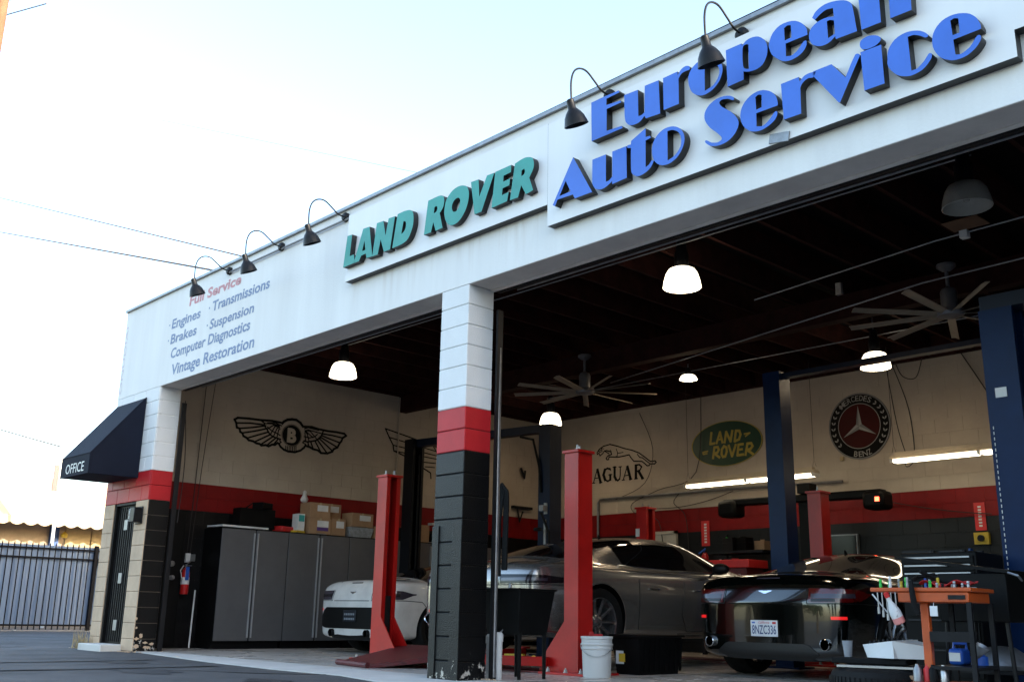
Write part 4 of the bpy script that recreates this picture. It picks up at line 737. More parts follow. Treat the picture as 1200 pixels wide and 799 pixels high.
# fluorescent strips hung on chains
def strip(x0, x1, y, z, lb):
    t = thing('strip_light', ((x0+x1)/2,y,z), lb, 'strip light', 'fluorescent strips hung in front of rear wall')
    mb = MB(); mb.add([(x0,y-.06,z),(x0,y+.06,z),(x0,y+.10,z-.045),(x0,y-.10,z-.045),(x1,y-.06,z),(x1,y+.06,z),(x1,y+.10,z-.045),(x1,y-.10,z-.045)],[(0,1,2,3),(4,7,6,5),(0,4,5,1),(1,5,6,2),(3,2,6,7),(0,3,7,4)])
    mb.box((x0+.05,y-.045,z),(x1-.05,y+.045,z+.05)); build(mb, 'housing', 'fixture_white', t)
    xm = (x0+x1)/2
    for a,b in ((x0+.04,xm-.02),(xm+.02,x1-.04)):
        for yy in (y-.05,y+.05):
            mb = MB(); mb.tube([(a,yy,z-.075),(b,yy,z-.075)], .019, 10); build(mb, 'tube', 'tube_lit', t)
    mb = MB(); mb.box((xm-.02,y-.09,z-.095),(xm+.02,y+.09,z-.044)); mb.box((x0,y-.09,z-.095),(x0+.04,y+.09,z-.044)); mb.box((x1-.04,y-.09,z-.095),(x1,y+.09,z-.044)); build(mb, 'lamp_holder', 'white_plastic', t)
    for xx in (x0+.03,x1-.03): mb = MB(); mb.tube([(xx-.03,y,z+.05),(xx,y,z+.16),(xx+.03,y,z+.05)], .003, 4); mb.tube([(xx,y,z+.16),(xx,y,HC)], .004, 4); build(mb, 'hanging_wire', 'wire', t)
strip(-3.22,-.86,7.5,2.68,'strip light hung below the green oval sign'); strip(.32,2.75,7.5,2.76,'strip light at the right, running behind the big blue post')
m = MB(); m.tube([(-6.05,YB-.05,.9),(-6.05,YB-.05,2.62),(-5.98,YB-.05,2.68),(-3.0,YB-.05,2.66),(-1.0,YB-.05,2.62)], .022, 8); build(m, 'wall_pipe', 'galv', GB)
def smooth_path(c, q=5):
    c = [Vector(p) for p in c]; out = []
    for i in range(len(c)-1):
        a=c[max(i-1,0)];b=c[i];d=c[i+1];e=c[min(i+2,len(c)-1)]
        for k in range(q):
            u=k/q; out.append(.5*((2*b)+(d-a)*u+(2*a-5*b+4*d-e)*u*u+(3*b-a-3*d+e)*u**3))
    return out+[c[-1]]
def cable(pts, r=.007): mm = MB(); mm.tube(smooth_path(pts), r, 5); build(mm, 'hanging_cable', 'wire', GB)
def sag(a, b, s, n=8):
    a=Vector(a); b=Vector(b); return [a+(b-a)*(i/n) - Vector((0,0,s*4*(i/n)*(1-i/n))) for i in range(n+1)]
cable(sag((-4.9,YB-.06,2.45),(-3.0,YB-.06,2.62),.10)); cable([(-3.6,YB-.06,4.3),(-3.75,YB-.06,3.0),(-4.6,YB-.06,2.75),(-5.2,YB-.06,2.55),(-5.1,YB-.06,2.35),(-4.6,YB-.06,2.2),(-4.5,YB-.06,1.5)])
cable([(-4.1,YB-.06,2.68),(-4.25,YB-.06,2.5),(-4.0,YB-.06,2.25),(-3.95,YB-.06,1.6)])
cable([(-.15,YB-.06,4.3),(-.05,YB-.06,3.4),(.05,YB-.06,2.95)]); cable([(-.05,YB-.06,4.3),(.15,YB-.06,3.6),(.18,YB-.06,2.9),(.05,YB-.06,2.75),(.02,YB-.06,2.9)])
cable([(.0,YB-.06,4.33),(.1,YB-.06,4.1),(.3,YB-.06,4.05),(.42,YB-.06,4.33)]); cable([(1.0,YB-.06,4.3),(1.35,YB-.06,3.6),(1.5,YB-.06,3.2)],.009); cable([(1.5,YB-.06,4.3),(1.72,YB-.06,3.5),(1.8,YB-.06,3.1)],.009)
cable([(1.5,YB-.06,2.8),(1.5,YB-.06,2.5),(1.7,YB-.06,2.4),(1.8,YB-.06,2.55)]); cable(sag((-.9,YB-.06,2.45),(1.2,YB-.06,2.0),.06))
cable([(-5.0,YB-.06,4.2),(-4.7,YB-.06,3.5),(-4.9,YB-.06,2.9),(-5.6,YB-.06,2.65)],.006)
cable([(XL+.05,1.15,3.95),(XL+.05,1.12,2.2),(XL+.05,1.1,1.35)],.006); cable([(-6.56,.36,3.4),(-6.9,.6,2.6),(-6.56,.42,1.7)],.006); cable([(XL+.05,1.3,4.0),(XL+.06,1.2,2.6),(XL+.05,1.15,1.35)],.005)
m = MB(); m.box((1.55,YB-.12,2.75),(1.80,YB-.02,3.15)); m.box((-1.02,YB-.05,2.94),(-.96,YB-.012,3.0)); build(m, 'electrical_box', 'shutter_tan', GB, bevel=.005)
m = MB(); m.tube([(XL+.03,4.9,4.3),(XL+.03,4.9,2.75)], .012, 6); m.box((XL+.012,4.86,2.6),(XL+.06,4.96,2.78)); m.box((XL+.012,.84,1.52),(XL+.03,.92,1.63)); build(m, 'wall_conduit', 'block_cream', GB)
# things fixed high on the left wall near the corner
m = MB(); m.box((XL+.012,7.7,2.55),(XL+.10,8.2,2.60)); m.tube([(XL+.08,7.8,2.56),(XL+.10,7.85,2.3),(XL+.08,7.95,2.5)], .02, 6); m.tube([(XL+.06,7.9,3.35),(XL+.12,7.95,3.15),(XL+.08,8.0,3.3)], .025, 6); build(m, 'wall_bracket', 'lamp_black', GB)
# red and white wall notices
def notice(x, y, z, w, h, lb, hz=True, mats=('sign_red','paper')):
    t = thing('wall_notice', (x,y,z), lb, 'sign'); 
    mb = MB()
    if hz: mb.box((x-w/2,y-.006,z-h/2),(x+w/2,y-.001,z+h/2))
    else: mb.box((x+.001,y-w/2,z-h/2),(x+.006,y+w/2,z+h/2))
    build(mb, 'plate', mats[0], t)
    mb = MB(); random.seed(int(z*100))
    for k in range(7):
        q = -h/2+.05+(h-.1)*k/6.5; ww = w*.15
        if hz: mb.box((x-ww,y-.0075,z+q),(x+ww,y-.0065,z+q+(h-.1)/11))
        else: mb.box((x+.0065,y-ww,z+q),(x+.0075,y+ww,z+q+(h-.1)/11))
    build(mb, 'print', mats[1], t); return t
notice(-3.62,YB-.012,1.95,.17,.42,'tall narrow red notice on the black wall right of pale door'); notice(1.02,YB-.012,1.98,.15,.38,'tall narrow red notice beside the big blue post')
notice(XL+.012,.90,1.56,.09,.24,'small white notice high on the black wall by the left jamb',False,('paper','sign_red'))
# left wall door hardware, boxes
ld = thing('side_door', (XL,.75,0), 'black steel side door in left wall with deadbolt and knob', 'door')
m = MB(); m.box((XL+.0,.44,.02),(XL+.04,1.04,1.98)); build(m, 'door_leaf', 'door_black', ld, bevel=.004)
m = MB(); m.lathe([(.04,0),(.04,.03),(.02,.05),(0,.05)], (XL+.04,.88,1.19), 'X', 16); build(m, 'deadbolt', 'steel', ld)
m = MB(); m.lathe([(.03,0),(.03,.01),(.015,.02),(.015,.04),(.034,.05),(.036,.075),(.02,.09),(0,.092)], (XL+.04,.88,.99), 'X', 16); build(m, 'door_knob', 'steel', ld)
m = MB(); m.box((XL+.012,1.09,1.22),(XL+.05,1.16,1.35),0); m.box((XL+.012,1.17,1.24),(XL+.045,1.24,1.34),1); solo(m, 'outlet_box', ['paper','galv'], 'white and grey outlet box on the black left wall', 'outlet', loc=(XL,1.15,1.28))
fe = thing('fire_extinguisher', (XL+.09,1.09,.78), 'red fire extinguisher with blue tag on the black left wall', 'fire extinguisher')
m = MB(); m.lathe([(.0,.0),(.055,.0),(.06,.02),(.06,.30),(.045,.36),(.02,.38),(.0,.38)], (XL+.09,1.09,.76), n=20); build(m, 'cylinder', 'ext_red', fe)
m = MB(); m.lathe([(.0615,.14),(.0615,.24)], (XL+.09,1.09,.76), n=20); build(m, 'label', 'paper', fe)
m = MB(); m.lathe([(.0,.38),(.018,.38),(.018,.43),(0,.43)], (XL+.09,1.09,.76), n=12); m.tube([(XL+.09,1.09,1.18),(XL+.15,1.13,1.24)], .008, 6); m.tube([(XL+.09,1.09,1.17),(XL+.16,1.14,1.17)], .008, 6); m.tube([(XL+.09,1.05,1.17),(XL+.10,1.0,1.10),(XL+.12,1.02,.98)], .009, 6); build(m, 'valve_handle', 'galv', fe)
m = MB(); m.box((XL+.148,1.06,.96),(XL+.152,1.115,1.15)); build(m, 'tag', 'tool_blue', fe)
m = MB(); m.tube([(XL+.35,1.12,.01),(XL+.12,1.25,.82)], .012, 8); solo(m, 'broom_handle', 'white_plastic', 'pale wooden handle leaning against black wall by the lockers', 'broom handle', loc=(XL+.35,1.12,0))

# ================================================================ LOCKERS ON THE LEFT WALL
XC = -7.05
def cabinet(y0, y1):
    t = thing('tall_cabinet', (XC-.28,(y0+y1)/2,0), '', 'cabinet', 'grey steel cabinets along the left wall')
    mb = MB(); mb.box((XL+.02,y0+.004,.10),(XC-.02,y1-.004,1.73)); mb.box((XL+.05,y0+.02,.0),(XC-.08,y1-.02,.10)); build(mb, 'carcass', 'cab_body', t)
    ym = (y0+y1)/2
    for a,b in ((y0+.008,ym-.012),(ym+.012,y1-.008)):
        mb = MB(); mb.box((XC-.02,a,.115),(XC,b,1.715)); d = build(mb, 'door', 'cab_door', t, bevel=.004)
        hy = b-.018 if b < ym else a+.018
        mb = MB(); mb.box((XC+.001,hy-.009,.16),(XC+.022,hy+.009,1.67)); build(mb, 'handle', 'handle_silver', d)
    mb = MB(); mb.box((XC-.03,ym-.06,1.732),(XC+.015,ym+.10,1.742)); build(mb, 'latch_plate', 'steel', t)
    return t
ys = [1.36,2.49,3.62,4.75,5.88,7.0]
LB = ['front most grey cabinet beside the black side door','second grey cabinet from the front, carrying the cardboard boxes','third grey cabinet from the front, just left of the red post','fourth grey cabinet, partly behind the red post','rearmost grey cabinet visible near the dark lift post']
for i in range(5): c = cabinet(ys[i], ys[i+1]); c['label'] = LB[i]
ZT = 1.732
m = MB(); m.obox((XC-.20,1.72,ZT+.02),(.42,.80,.025), .08, 0); solo(m, 'white_board', 'white_plastic', 'white flat board lying on the front most cabinet', 'board', loc=(XC-.2,1.72,ZT))
m = MB(); m.box((XL+.12,1.75,ZT+.035),(XC-.22,2.35,ZT+.33)); m.obox((XL+.3,2.15,ZT+.38),(.2,.25,.1), .4); m.tube([(XL+.25,1.9,ZT+.34),(XL+.25,2.0,ZT+.42),(XL+.25,2.1,ZT+.34)], .012); solo(m, 'tool_case', 'black_plastic', 'black power tool case on top of the front most cabinet', 'tool case', loc=(XL+.3,2.05,ZT), bevel=.015)
m = MB(); m.obox((XL+.3,2.55,ZT+.05),(.22,.3,.09),.3); solo(m, 'red_tool_case', 'sign_red', 'small red item between the tool case and cardboard boxes', 'tool case', loc=(XL+.3,2.55,ZT), bevel=.02)
def carton(y0,y1,z0,h,x0,x1,lb,purple=False,rz=0):
    t = thing('cardboard_box', ((x0+x1)/2,(y0+y1)/2,z0), lb, 'box', 'cardboard boxes stacked on the cabinets', rz)
    w=(x1-x0)/2; l=(y1-y0)/2
    mb = MB(); mb.box((-w,-l,0),(w,l,h)); build(mb, 'carton', 'cardboard', t, local=True, bevel=.004)
    mb = MB(); mb.box((-w-.001,-.02,h-.0),(w+.0015,.02,h+.0015)); mb.box((w,-.02,h-.06),(w+.0015,.02,h)); build(mb, 'tape', 'shutter_tan', t, local=True)
    mb = MB(); mb.box((w,-l*.3,h*.45),(w+.002,l*.75,h*.85),0)
    if purple: mb.box((w,-l*.3,h*.22),(w+.0018,l*.75,h*.44),1)
    build(mb, 'label', ['paper','label_purple'], t, local=True)
carton(2.86,3.26,ZT,.25,XC-.35,XC-.03,'lower front cardboard box with white and purple label',True); carton(2.86,3.24,ZT+.252,.24,XC-.34,XC-.04,'upper cardboard box at the front of the stack')
carton(3.28,3.56,ZT,.27,XC-.32,XC-.06,'narrow cardboard box standing right of the labelled box'); carton(3.20,3.56,ZT+.272,.24,XC-.46,XC-.22,'cardboard box at upper back of the stack')
carton(3.66,4.10,ZT+.17,.22,XC-.34,XC-.06,'cardboard box on top of the clear plastic bin',False,.06); carton(4.14,4.46,ZT,.20,XC-.36,XC-.08,'low dark cardboard box right of the clear bin')
m = MB(); m.add([(XC-.34,3.66,ZT),(XC-.08,3.66,ZT),(XC-.08,4.08,ZT),(XC-.34,4.08,ZT),(XC-.37,3.62,ZT+.16),(XC-.05,3.62,ZT+.16),(XC-.05,4.12,ZT+.16),(XC-.37,4.12,ZT+.16)],[(0,3,2,1),(4,5,6,7),(0,1,5,4),(1,2,6,5),(2,3,7,6),(3,0,4,7)])
solo(m, 'plastic_bin', 'clear_plastic', 'clear plastic bin under a cardboard box on the cabinets', 'bin', loc=(XC-.2,3.87,ZT), bevel=.006)
t = thing('spray_carton', (XC-.2,2.72,ZT), 'white and teal carton left of the cardboard stack', 'box'); m = MB(); m.box((XC-.26,2.68,ZT),(XC-.08,2.80,ZT+.30)); build(m,'carton','paper',t,bevel=.003); m = MB(); m.box((XC-.0795,2.69,ZT+.18),(XC-.078,2.79,ZT+.28)); build(m,'label','label_teal',t)
m = MB(); m.lathe([(.0,0),(.05,.02),(.065,.06),(.04,.11),(.028,.14),(.034,.18),(.012,.20),(.0,.205)], (XC-.3,2.90,ZT+.493), n=9); solo(m, 'plastic_bag', 'paper', 'crumpled white plastic bag sitting on top of the front boxes', 'bag', loc=(XC-.3,2.90,ZT+.493), smooth=60)
random.seed(5)
cl = [('black_plastic','black tool case on the cabinets behind the red post','tool case'),('cardboard','crumpled brown paper sack on the cabinets','paper sack'),('black_plastic','dark toolbox on the fourth cabinet','toolbox'),('sign_red','red tool case on the rearmost cabinet','tool case'),('black_plastic','low black case at the end of the cabinets','tool case')]
for i,(mt,lb,ct) in enumerate(cl):
    y = 4.65+i*.5; h = (.22,.30,.18,.16,.24)[i]; m = MB(); m.obox((XC-.28,y,ZT+h/2),(.32,.40,h),.1*i-.2); m.obox((XC-.26,y,ZT+h+.015),(.10,.16,.03),.2)
    solo(m, 'tool_case' if ct != 'paper sack' else 'paper_sack', mt, lb, ct, loc=(XC-.28,y,ZT), bevel=.02)
m = MB(); m.obox((XC-.15,5.7,ZT+.36),(.10,.75,.04), .15, .1); solo(m, 'white_tray', 'white_plastic', 'long white tray leaning over the cases behind the red post', 'tray', loc=(XC-.15,5.7,ZT))
m = MB(); m.obox((XC-.1,3.0-.3,ZT+.02),(.12,.2,.03),.3); solo(m, 'yellow_rag', 'yellow', 'small yellow rag lying left of the cardboard boxes', 'rag', loc=(XC-.1,2.7,ZT))

# ================================================================ LIFTS
def red_post(x, y, side, ztop, parent, colour='lift_red', plates=True):
    """side=+1: channel opens to +X"""
    w, d, tck = .19, .21, .012; s = side
    def bx(mb, xa, xb, ya, yb, z0, z1):
        xs_ = sorted((x+s*xa, x+s*xb)); mb.box((xs_[0],y+ya,z0),(xs_[1],y+yb,z1))
    mb = MB(); bx(mb,-w/2,-w/2+tck,-d/2,d/2,.02,ztop); bx(mb,-w/2+tck,w/2,-d/2,-d/2+tck,.02,ztop); bx(mb,-w/2+tck,w/2,d/2-tck,d/2,.02,ztop)
    bx(mb,w/2-tck,w/2,-d/2+tck,-d/2+.055,.021,ztop-.001); bx(mb,w/2-tck,w/2,d/2-.055,d/2-tck,.021,ztop-.001)
    p = build(mb, 'post', colour, parent, smooth=0)
    mb = MB(); bx(mb,-w/2-.02,w/2+.02,-d/2-.02,d/2+.02,ztop,ztop+.03); build(mb, 'cap_plate', colour, p, bevel=.004)
    mb = MB()
    for dy in (-.04,.05): mb.lathe([(.022,.03),(.022,.05),(.012,.05),(.012,.09),(0,.09)], (x+s*dy*.6,y+dy,ztop), n=6)
    build(mb, 'cap_bolt', 'steel', p)
    mb = MB(); mb.tube([(x,y,.05),(x,y,ztop-.02)], .022, 10); build(mb, 'lifting_screw', 'dark_steel', p)
    mb = MB(); bx(mb,-w/2+.03,w/2-.015,-d/2+.06,d/2-.06,.3,.75); build(mb, 'carriage', 'dark_steel', p)
    if plates:
        mb = MB(); bx(mb,-.30,.30,-.26,.26,.0,.022); build(mb, 'base_plate', 'lift_red', parent, bevel=.003)
        mb = MB()
        for ya in (-d/2-.0,d/2-.014):
            mb.prism([(x+s*(w/2),y+ya,.022),(x+s*(w/2+.34),y+ya,.022),(x+s*(w/2+.34),y+ya,.10),(x+s*(w/2),y+ya,.50)], (0,0,0),(0,.014,0))
        build(mb, 'gusset', 'lift_red', parent)
        mb = MB()
        for dx in (-.22,-.02,.22):
            for dy in (-.2,.2): mb.lathe([(.026,.022),(.026,.028),(.017,.028),(.017,.05),(.008,.05),(.008,.065),(0,.065)], (x+s*dx,y+dy,0), n=6)
        build(mb, 'anchor_bolt', 'steel', parent)
L1 = thing('red_car_lift', (-1.83,1.75,0), 'red two post car lift standing behind the front pillar', 'car lift')
red_post(-3.46,1.72,1,2.19,L1,'lift_orange' if False else 'lift_red'); red_post(-.20,1.72,-1,2.17,L1)
m = MB(); m.box((-3.15,1.50,.001),(-.50,1.95,.018)); build(m, 'floor_cover', 'plate_red', L1)
A,B,C,D = (-2.72,.62,.0),(-1.95,.47,.0),(-1.25,1.50,.13),(-3.30,1.95,.11)
m = MB(); up_ = .055; m.add([A,B,C,D]+[(p[0],p[1],p[2]+(.035 if p[2] < .05 else .075)) for p in (A,B,C,D)], [(0,3,2,1),(4,5,6,7),(0,1,5,4),(1,2,6,5),(2,3,7,6),(3,0,4,7)]); build(m, 'tread_ramp', 'plate_red', L1, smooth=0)
m = MB(); m.tube([(-2.72,.60,.03),(-1.95,.45,.03)], .03, 8); build(m, 'ramp_nose', 'plate_red', L1)
for (xa,ya,xb,yb) in ((-.5,1.6,-1.5,1.05),(-.5,1.85,-1.3,3.2),(-3.1,1.85,-2.5,3.2)):
    m = MB(); d = Vector((xb-xa,yb-ya,0)); c = Vector(((xa+xb)/2,(ya+yb)/2,.11)); m.obox(c,(d.length,.13,.09),math.atan2(d.y,d.x)); m.lathe([(.07,.155),(.07,.18),(0,.18)], (xb,yb,0), n=16); build(m, 'swing_arm', 'lift_red', L1, bevel=.006)
L2 = thing('red_car_lift', (-1.7,6.2,0), 'second red car lift near the rear wall behind both parked cars', 'car lift')
red_post(-3.02,6.2,1,2.13,L2); red_post(-.10,6.2,-1,2.16,L2)
m = MB(); m.box((-2.7,6.0,.001),(-.4,6.4,.018)); build(m, 'floor_cover', 'plate_red', L2)
m = MB(); m.box((-3.12,6.08,1.72),(-3.05,6.093,1.84),0); m.box((-3.11,6.08,1.56),(-3.03,6.093,1.68),0); build(m, 'decal', ['paper'], L2)
def blue_post(x, y, side, ztop, w, d, matn, parent):
    s = side; tck = .014
    def bx(mb, xa, xb, ya, yb, z0, z1):
        q = sorted((x+s*xa, x+s*xb)); mb.box((q[0],y+ya,z0),(q[1],y+yb,z1))
    mb = MB(); bx(mb,-w/2,-w/2+tck,-d/2,d/2,.02,ztop); bx(mb,-w/2+tck,w/2,-d/2,-d/2+tck,.02,ztop); bx(mb,-w/2+tck,w/2,d/2-tck,d/2,.02,ztop)
    bx(mb,w/2-tck,w/2,-d/2+tck,-d/2+.05,.021,ztop-.001); bx(mb,w/2-tck,w/2,d/2-.05,d/2-tck,.021,ztop-.001)
    p = build(mb, 'post', matn, parent, smooth=0)
    mb = MB(); bx(mb,-w/2-.1,w/2+.1,-d/2-.05,d/2+.05,0,.02); build(mb, 'base_plate', matn, parent)
    mb = MB(); bx(mb,-w/2+.02,w/2-.02,-d/2+.03,d/2-.03,.5,1.2); build(mb, 'carriage', 'lift_dark', p)
    return p
L3 = thing('blue_car_lift', (1.6,5.2,0), 'tall blue overhead lift astride the black car, behind it', 'car lift')
blue_post(.02,5.15,-1,3.58,.24,.24,'lift_blue',L3); blue_post(3.35,5.15,1,3.58,.24,.24,'lift_blue',L3)
m = MB(); m.box((-.1,5.10,3.50),(3.47,5.22,3.56)); build(m, 'overhead_beam', 'lift_navy', L3)
L4 = thing('blue_car_lift', (3.9,2.6,0), 'nearest big blue lift post at the far right with white stickers', 'car lift')
pb = blue_post(3.80,2.62,1,3.08,.27,.25,'lift_blue',L4)
m = MB(); m.box((3.74,2.488,2.33),(3.83,2.494,2.41)); build(m, 'sticker', 'paper', L4)
m = MB()
for k in range(26): m.box((3.692,2.489,.95+k*.045),(3.698,2.494,.975+k*.045))
build(m, 'height_marks', 'paper', L4, kind='stuff')
m = MB(); m.box((3.68,2.5,3.08),(7.0,2.74,3.20)); build(m, 'overhead_beam', 'lift_navy', L4); blue_post(6.9,2.62,-1,3.12,.27,.25,'lift_blue',L4)
L5 = thing('navy_car_lift', (-5.2,4.8,0), 'dark navy overhead lift in the left bay astride the white car', 'car lift')
blue_post(-3.68,4.8,-1,3.30,.24,.24,'lift_navy',L5); blue_post(-6.66,4.55,1,3.38,.24,.24,'lift_dark',L5)
m = MB(); m.add([(-6.7,4.5,3.26),(-3.6,4.72,3.20),(-3.6,4.86,3.20),(-6.7,4.66,3.26),(-6.7,4.5,3.38),(-3.6,4.72,3.32),(-3.6,4.86,3.32),(-6.7,4.66,3.38)],[(0,3,2,1),(4,5,6,7),(0,1,5,4),(1,2,6,5),(2,3,7,6),(3,0,4,7)]); build(m, 'overhead_beam', 'lift_navy', L5)
m = MB(); m.tube([(-4.3,4.78,3.2),(-3.9,4.66,3.1),(-3.75,4.64,2.7),(-3.72,4.66,2.3)], .02, 6); m.tube([(-6.45,4.5,3.1),(-6.42,4.48,1.0)], .015, 6); m.tube([(-6.52,4.45,3.1),(-6.5,4.43,1.0)], .012, 6); build(m, 'hydraulic_hose', 'black_rubber', L5)
m = MB(); m.box((-3.66,4.66,1.98),(-3.60,4.679,2.14)); m.box((-3.66,4.66,1.15),(-3.62,4.679,1.9)); build(m, 'warning_label', 'paint_silver', L5)
m = MB(); m.box((-3.68,4.58,2.02),(-3.60,4.66,2.10)); build(m, 'switch_box', 'galv', L5)
m = MB(); m.lathe([(.0,.0),(.06,.01),(.06,.05),(0,.06)],(-3.64,4.52,1.72),n=10); m.tube([(-3.6,4.55,1.98),(-3.4,4.5,1.7),(-3.38,4.5,1.2)],.02,6); build(m,'control_cable','black_rubber',L5)
# black hoses hanging behind the pillar
m = MB()
for k in range(4):
    x = -.745+k*.018; m.tube(smooth_path([(x,1.1,.92),(x-.01,1.1,1.4),(x+.01,1.12,1.78-.02*k),(x+.04,1.13,1.84-.02*k),(x+.07,1.13,1.7),(x+.075,1.12,1.3),(x+.07,1.12,.98)],4), .012, 8)
solo(m, 'coiled_hose', 'black_rubber', 'loops of black hose hanging right behind the pillar', 'hose', loc=(-.5,1.1,.9))

# ---- wheel alignment gantry in front of the rear wall
ag = thing('alignment_gantry', (-.9,7.6,0), 'long black horizontal wheel alignment beam with end pods before rear wall', 'alignment machine')
m = MB(); m.add([(-2.55,7.52,2.26),(.10,7.52,2.22),(.10,7.70,2.22),(-2.55,7.70,2.26),(-2.55,7.52,2.36),(.10,7.52,2.34),(.10,7.70,2.34),(-2.55,7.70,2.36)],[(0,3,2,1),(4,5,6,7),(0,1,5,4),(1,2,6,5),(2,3,7,6),(3,0,4,7)]); build(m, 'crossbeam', 'black_plastic', ag, bevel=.02)
for x,z in ((-2.45,2.22),(.0,2.2)):
    m = MB(); m.box((x-.16,7.44,z-.14),(x+.16,7.78,z+.12)); pd = build(m, 'camera_pod', 'black_plastic', ag, bevel=.06)
    if x > -1: mm = MB(); mm.box((.05,7.432,2.16),(.11,7.44,2.22)); build(mm, 'indicator_light', 'led_red', pd)
m = MB(); m.box((-1.25,7.6,.0),(-1.05,7.75,2.26)); m.box((-1.2,7.5,2.36),(-1.0,7.72,2.5)); build(m, 'column', 'black_plastic', ag)
m = MB(); m.box((-1.60,YB-.07,1.2),(-.82,YB-.03,1.80)); 
mo = thing('wall_monitor', (-1.2,YB-.05,1.5), 'dark flat screen in a pale frame low on the rear wall', 'monitor')
build(m, 'screen', 'glass_dark', mo); m = MB()
for a,b in (((-1.62,YB-.08,1.80),(-.80,YB-.02,1.82)),((-1.62,YB-.08,1.18),(-1.60,YB-.02,1.80)),((-.82,YB-.08,1.18),(-.80,YB-.02,1.80))): m.box(a,b)
build(m, 'bezel', 'galv', mo)
# pale door with small panes in the rear wall
bd = thing('rear_door', (-4.6,YB,0), 'pale half glazed door in rear wall behind the grey car', 'door')
m = MB(); m.box((-4.95,YB-.05,0),(-4.26,YB-.012,1.97)); build(m, 'door_leaf', 'door_cream', bd)
for k in range(3):
    m = MB(); x = -4.86+k*.19; m.box((x,YB-.056,1.15),(x+.15,YB-.051,1.72)); build(m, 'pane', 'glass_dark', bd)
m = MB(); m.box((-5.0,YB-.07,0),(-4.95,YB-.012,2.02)); m.box((-4.26,YB-.07,0),(-4.21,YB-.012,2.02)); m.box((-5.0,YB-.07,1.97),(-4.21,YB-.012,2.02)); build(m, 'door_frame', 'door_cream', bd)

# ================================================================ WORKBENCHES AND CLUTTER ALONG THE REAR WALL
def bench(x0, x1, y0, y1, zt, lb):
    t = thing('workbench', ((x0+x1)/2,(y0+y1)/2,0), lb, 'workbench')
    mb = MB(); mb.box((x0,y0,zt-.05),(x1,y1,zt)); build(mb, 'bench_top', 'dark_wood', t, bevel=.005)
    for x in (x0+.05,x1-.05):
        for y in (y0+.05,y1-.05): mb = MB(); mb.box((x-.03,y-.03,0),(x+.03,y+.03,zt-.05)); build(mb, 'leg', 'dark_steel', t)
    mb = MB(); mb.box((x0+.03,y0+.05,.25),(x1-.03,y1-.03,.28)); build(mb, 'lower_shelf', 'dark_wood', t)
bench(-7.5,-5.2,7.75,8.45,1.0,'dark workbench heaped with tools in the far left corner'); bench(-3.3,-1.6,7.85,8.45,1.0,'dark workbench right of the pale rear door'); bench(-.2,3.0,7.85,8.45,1.0,'long dark workbench behind the black car')
random.seed(21)
USED = {}
def clutter(x0, x1, y0, y1, z, n, tag):
    pal = ['black_plastic','black_plastic','dark_steel','sign_red','tool_blue','galv','black_rubber','orange_metal','tool_green','cardboard','white_plastic','lift_navy']
    kinds = {'black_plastic':('tool_case','black tool case'),'dark_steel':('metal_bracket','dark metal part'),'sign_red':('toolbox','red toolbox'),'tool_blue':('spray_bottle','blue bottle'),'galv':('metal_can','grey metal can'),'black_rubber':('rubber_hose','coil of black hose'),'orange_metal':('power_drill','orange power tool'),'tool_green':('spray_bottle','green bottle'),'cardboard':('cardboard_box','small cardboard box'),'white_plastic':('plastic_bottle','white plastic bottle'),'lift_navy':('tool_case','navy tool case')}
    for i in range(n):
        mt = random.choice(pal); nm, lb = kinds[mt]; x = x0+(x1-x0)*(i+.5)/n + random.uniform(-.05,.05); y = random.uniform(y0,y1); mb = MB()
        if 'bottle' in nm or 'can' in nm:
            r_ = random.uniform(.035,.06); h = random.uniform(.16,.28); mb.lathe([(0,0),(r_,0),(r_,h*.65),(r_*.4,h*.8),(r_*.4,h),(0,h)], (x,y,z), n=12)
            if 'spray' in nm: mb.obox((x,y-.03,z+h+.015),(.02,.07,.03),random.uniform(0,3))
        elif 'hose' in nm:
            for k in range(3): mb.lathe([(.10+math.cos(a)*.018,.02+k*.036+math.sin(a)*.018) for a in [q*PI/3 for q in range(7)]], (x,y,z), n=16)
        elif 'drill' in nm:
            mb.tube([(x,y,z+.17),(x+.16,y,z+.17)], [.035,.022], 10); mb.obox((x+.03,y,z+.08),(.04,.035,.15),0,0,.2); mb.obox((x+.02,y,z+.015),(.08,.06,.03))
        else:
            w,d,h = random.uniform(.16,.34),random.uniform(.14,.26),random.uniform(.08,.26); a = random.uniform(-.4,.4)
            mb.obox((x,y,z+h/2),(w,d,h),a); mb.obox((x,y,z+h+.012),(w*.4,.02,.024),a); mb.obox((x,y,z+h*.62),(w+.004,d+.004,.006),a)
        solo(mb, nm, mt, '%s%s %s' % (['','second ','third ','fourth ','fifth ','sixth '][USED.get((lb,tag),0)], lb, tag), nm.replace('_',' '), 'tools and parts heaped along the rear wall', loc=(x,y,z), bevel=.008); USED[(lb,tag)] = USED.get((lb,tag),0)+1
clutter(-7.4,-5.3,7.8,8.3,1.0,11,'among the clutter on the workbench in the far left corner')
clutter(-7.4,-5.3,8.1,8.35,1.22,7,'on the upper heap in the far left corner')
clutter(-5.25,-5.05,7.9,8.3,1.3,2,'near the wall pipe right of the front red post')
clutter(-3.2,-1.7,7.95,8.35,1.0,8,'on the workbench right of the pale rear door')
clutter(-.1,2.9,7.95,8.35,1.0,13,'on the long workbench behind the black car')
m = MB(); m.box((-3.15,7.9,1.2),(-2.1,8.4,1.24)); m.box((-3.15,7.9,1.56),(-2.1,8.4,1.6)); m.box((-3.15,8.38,1.0),(-3.1,8.42,1.9)); m.box((-2.15,8.38,1.0),(-2.1,8.42,1.9)); solo(m, 'wall_shelf', 'dark_steel', 'dark steel shelf of red tools by the red notice', 'shelf', loc=(-2.6,8.2,1.0))
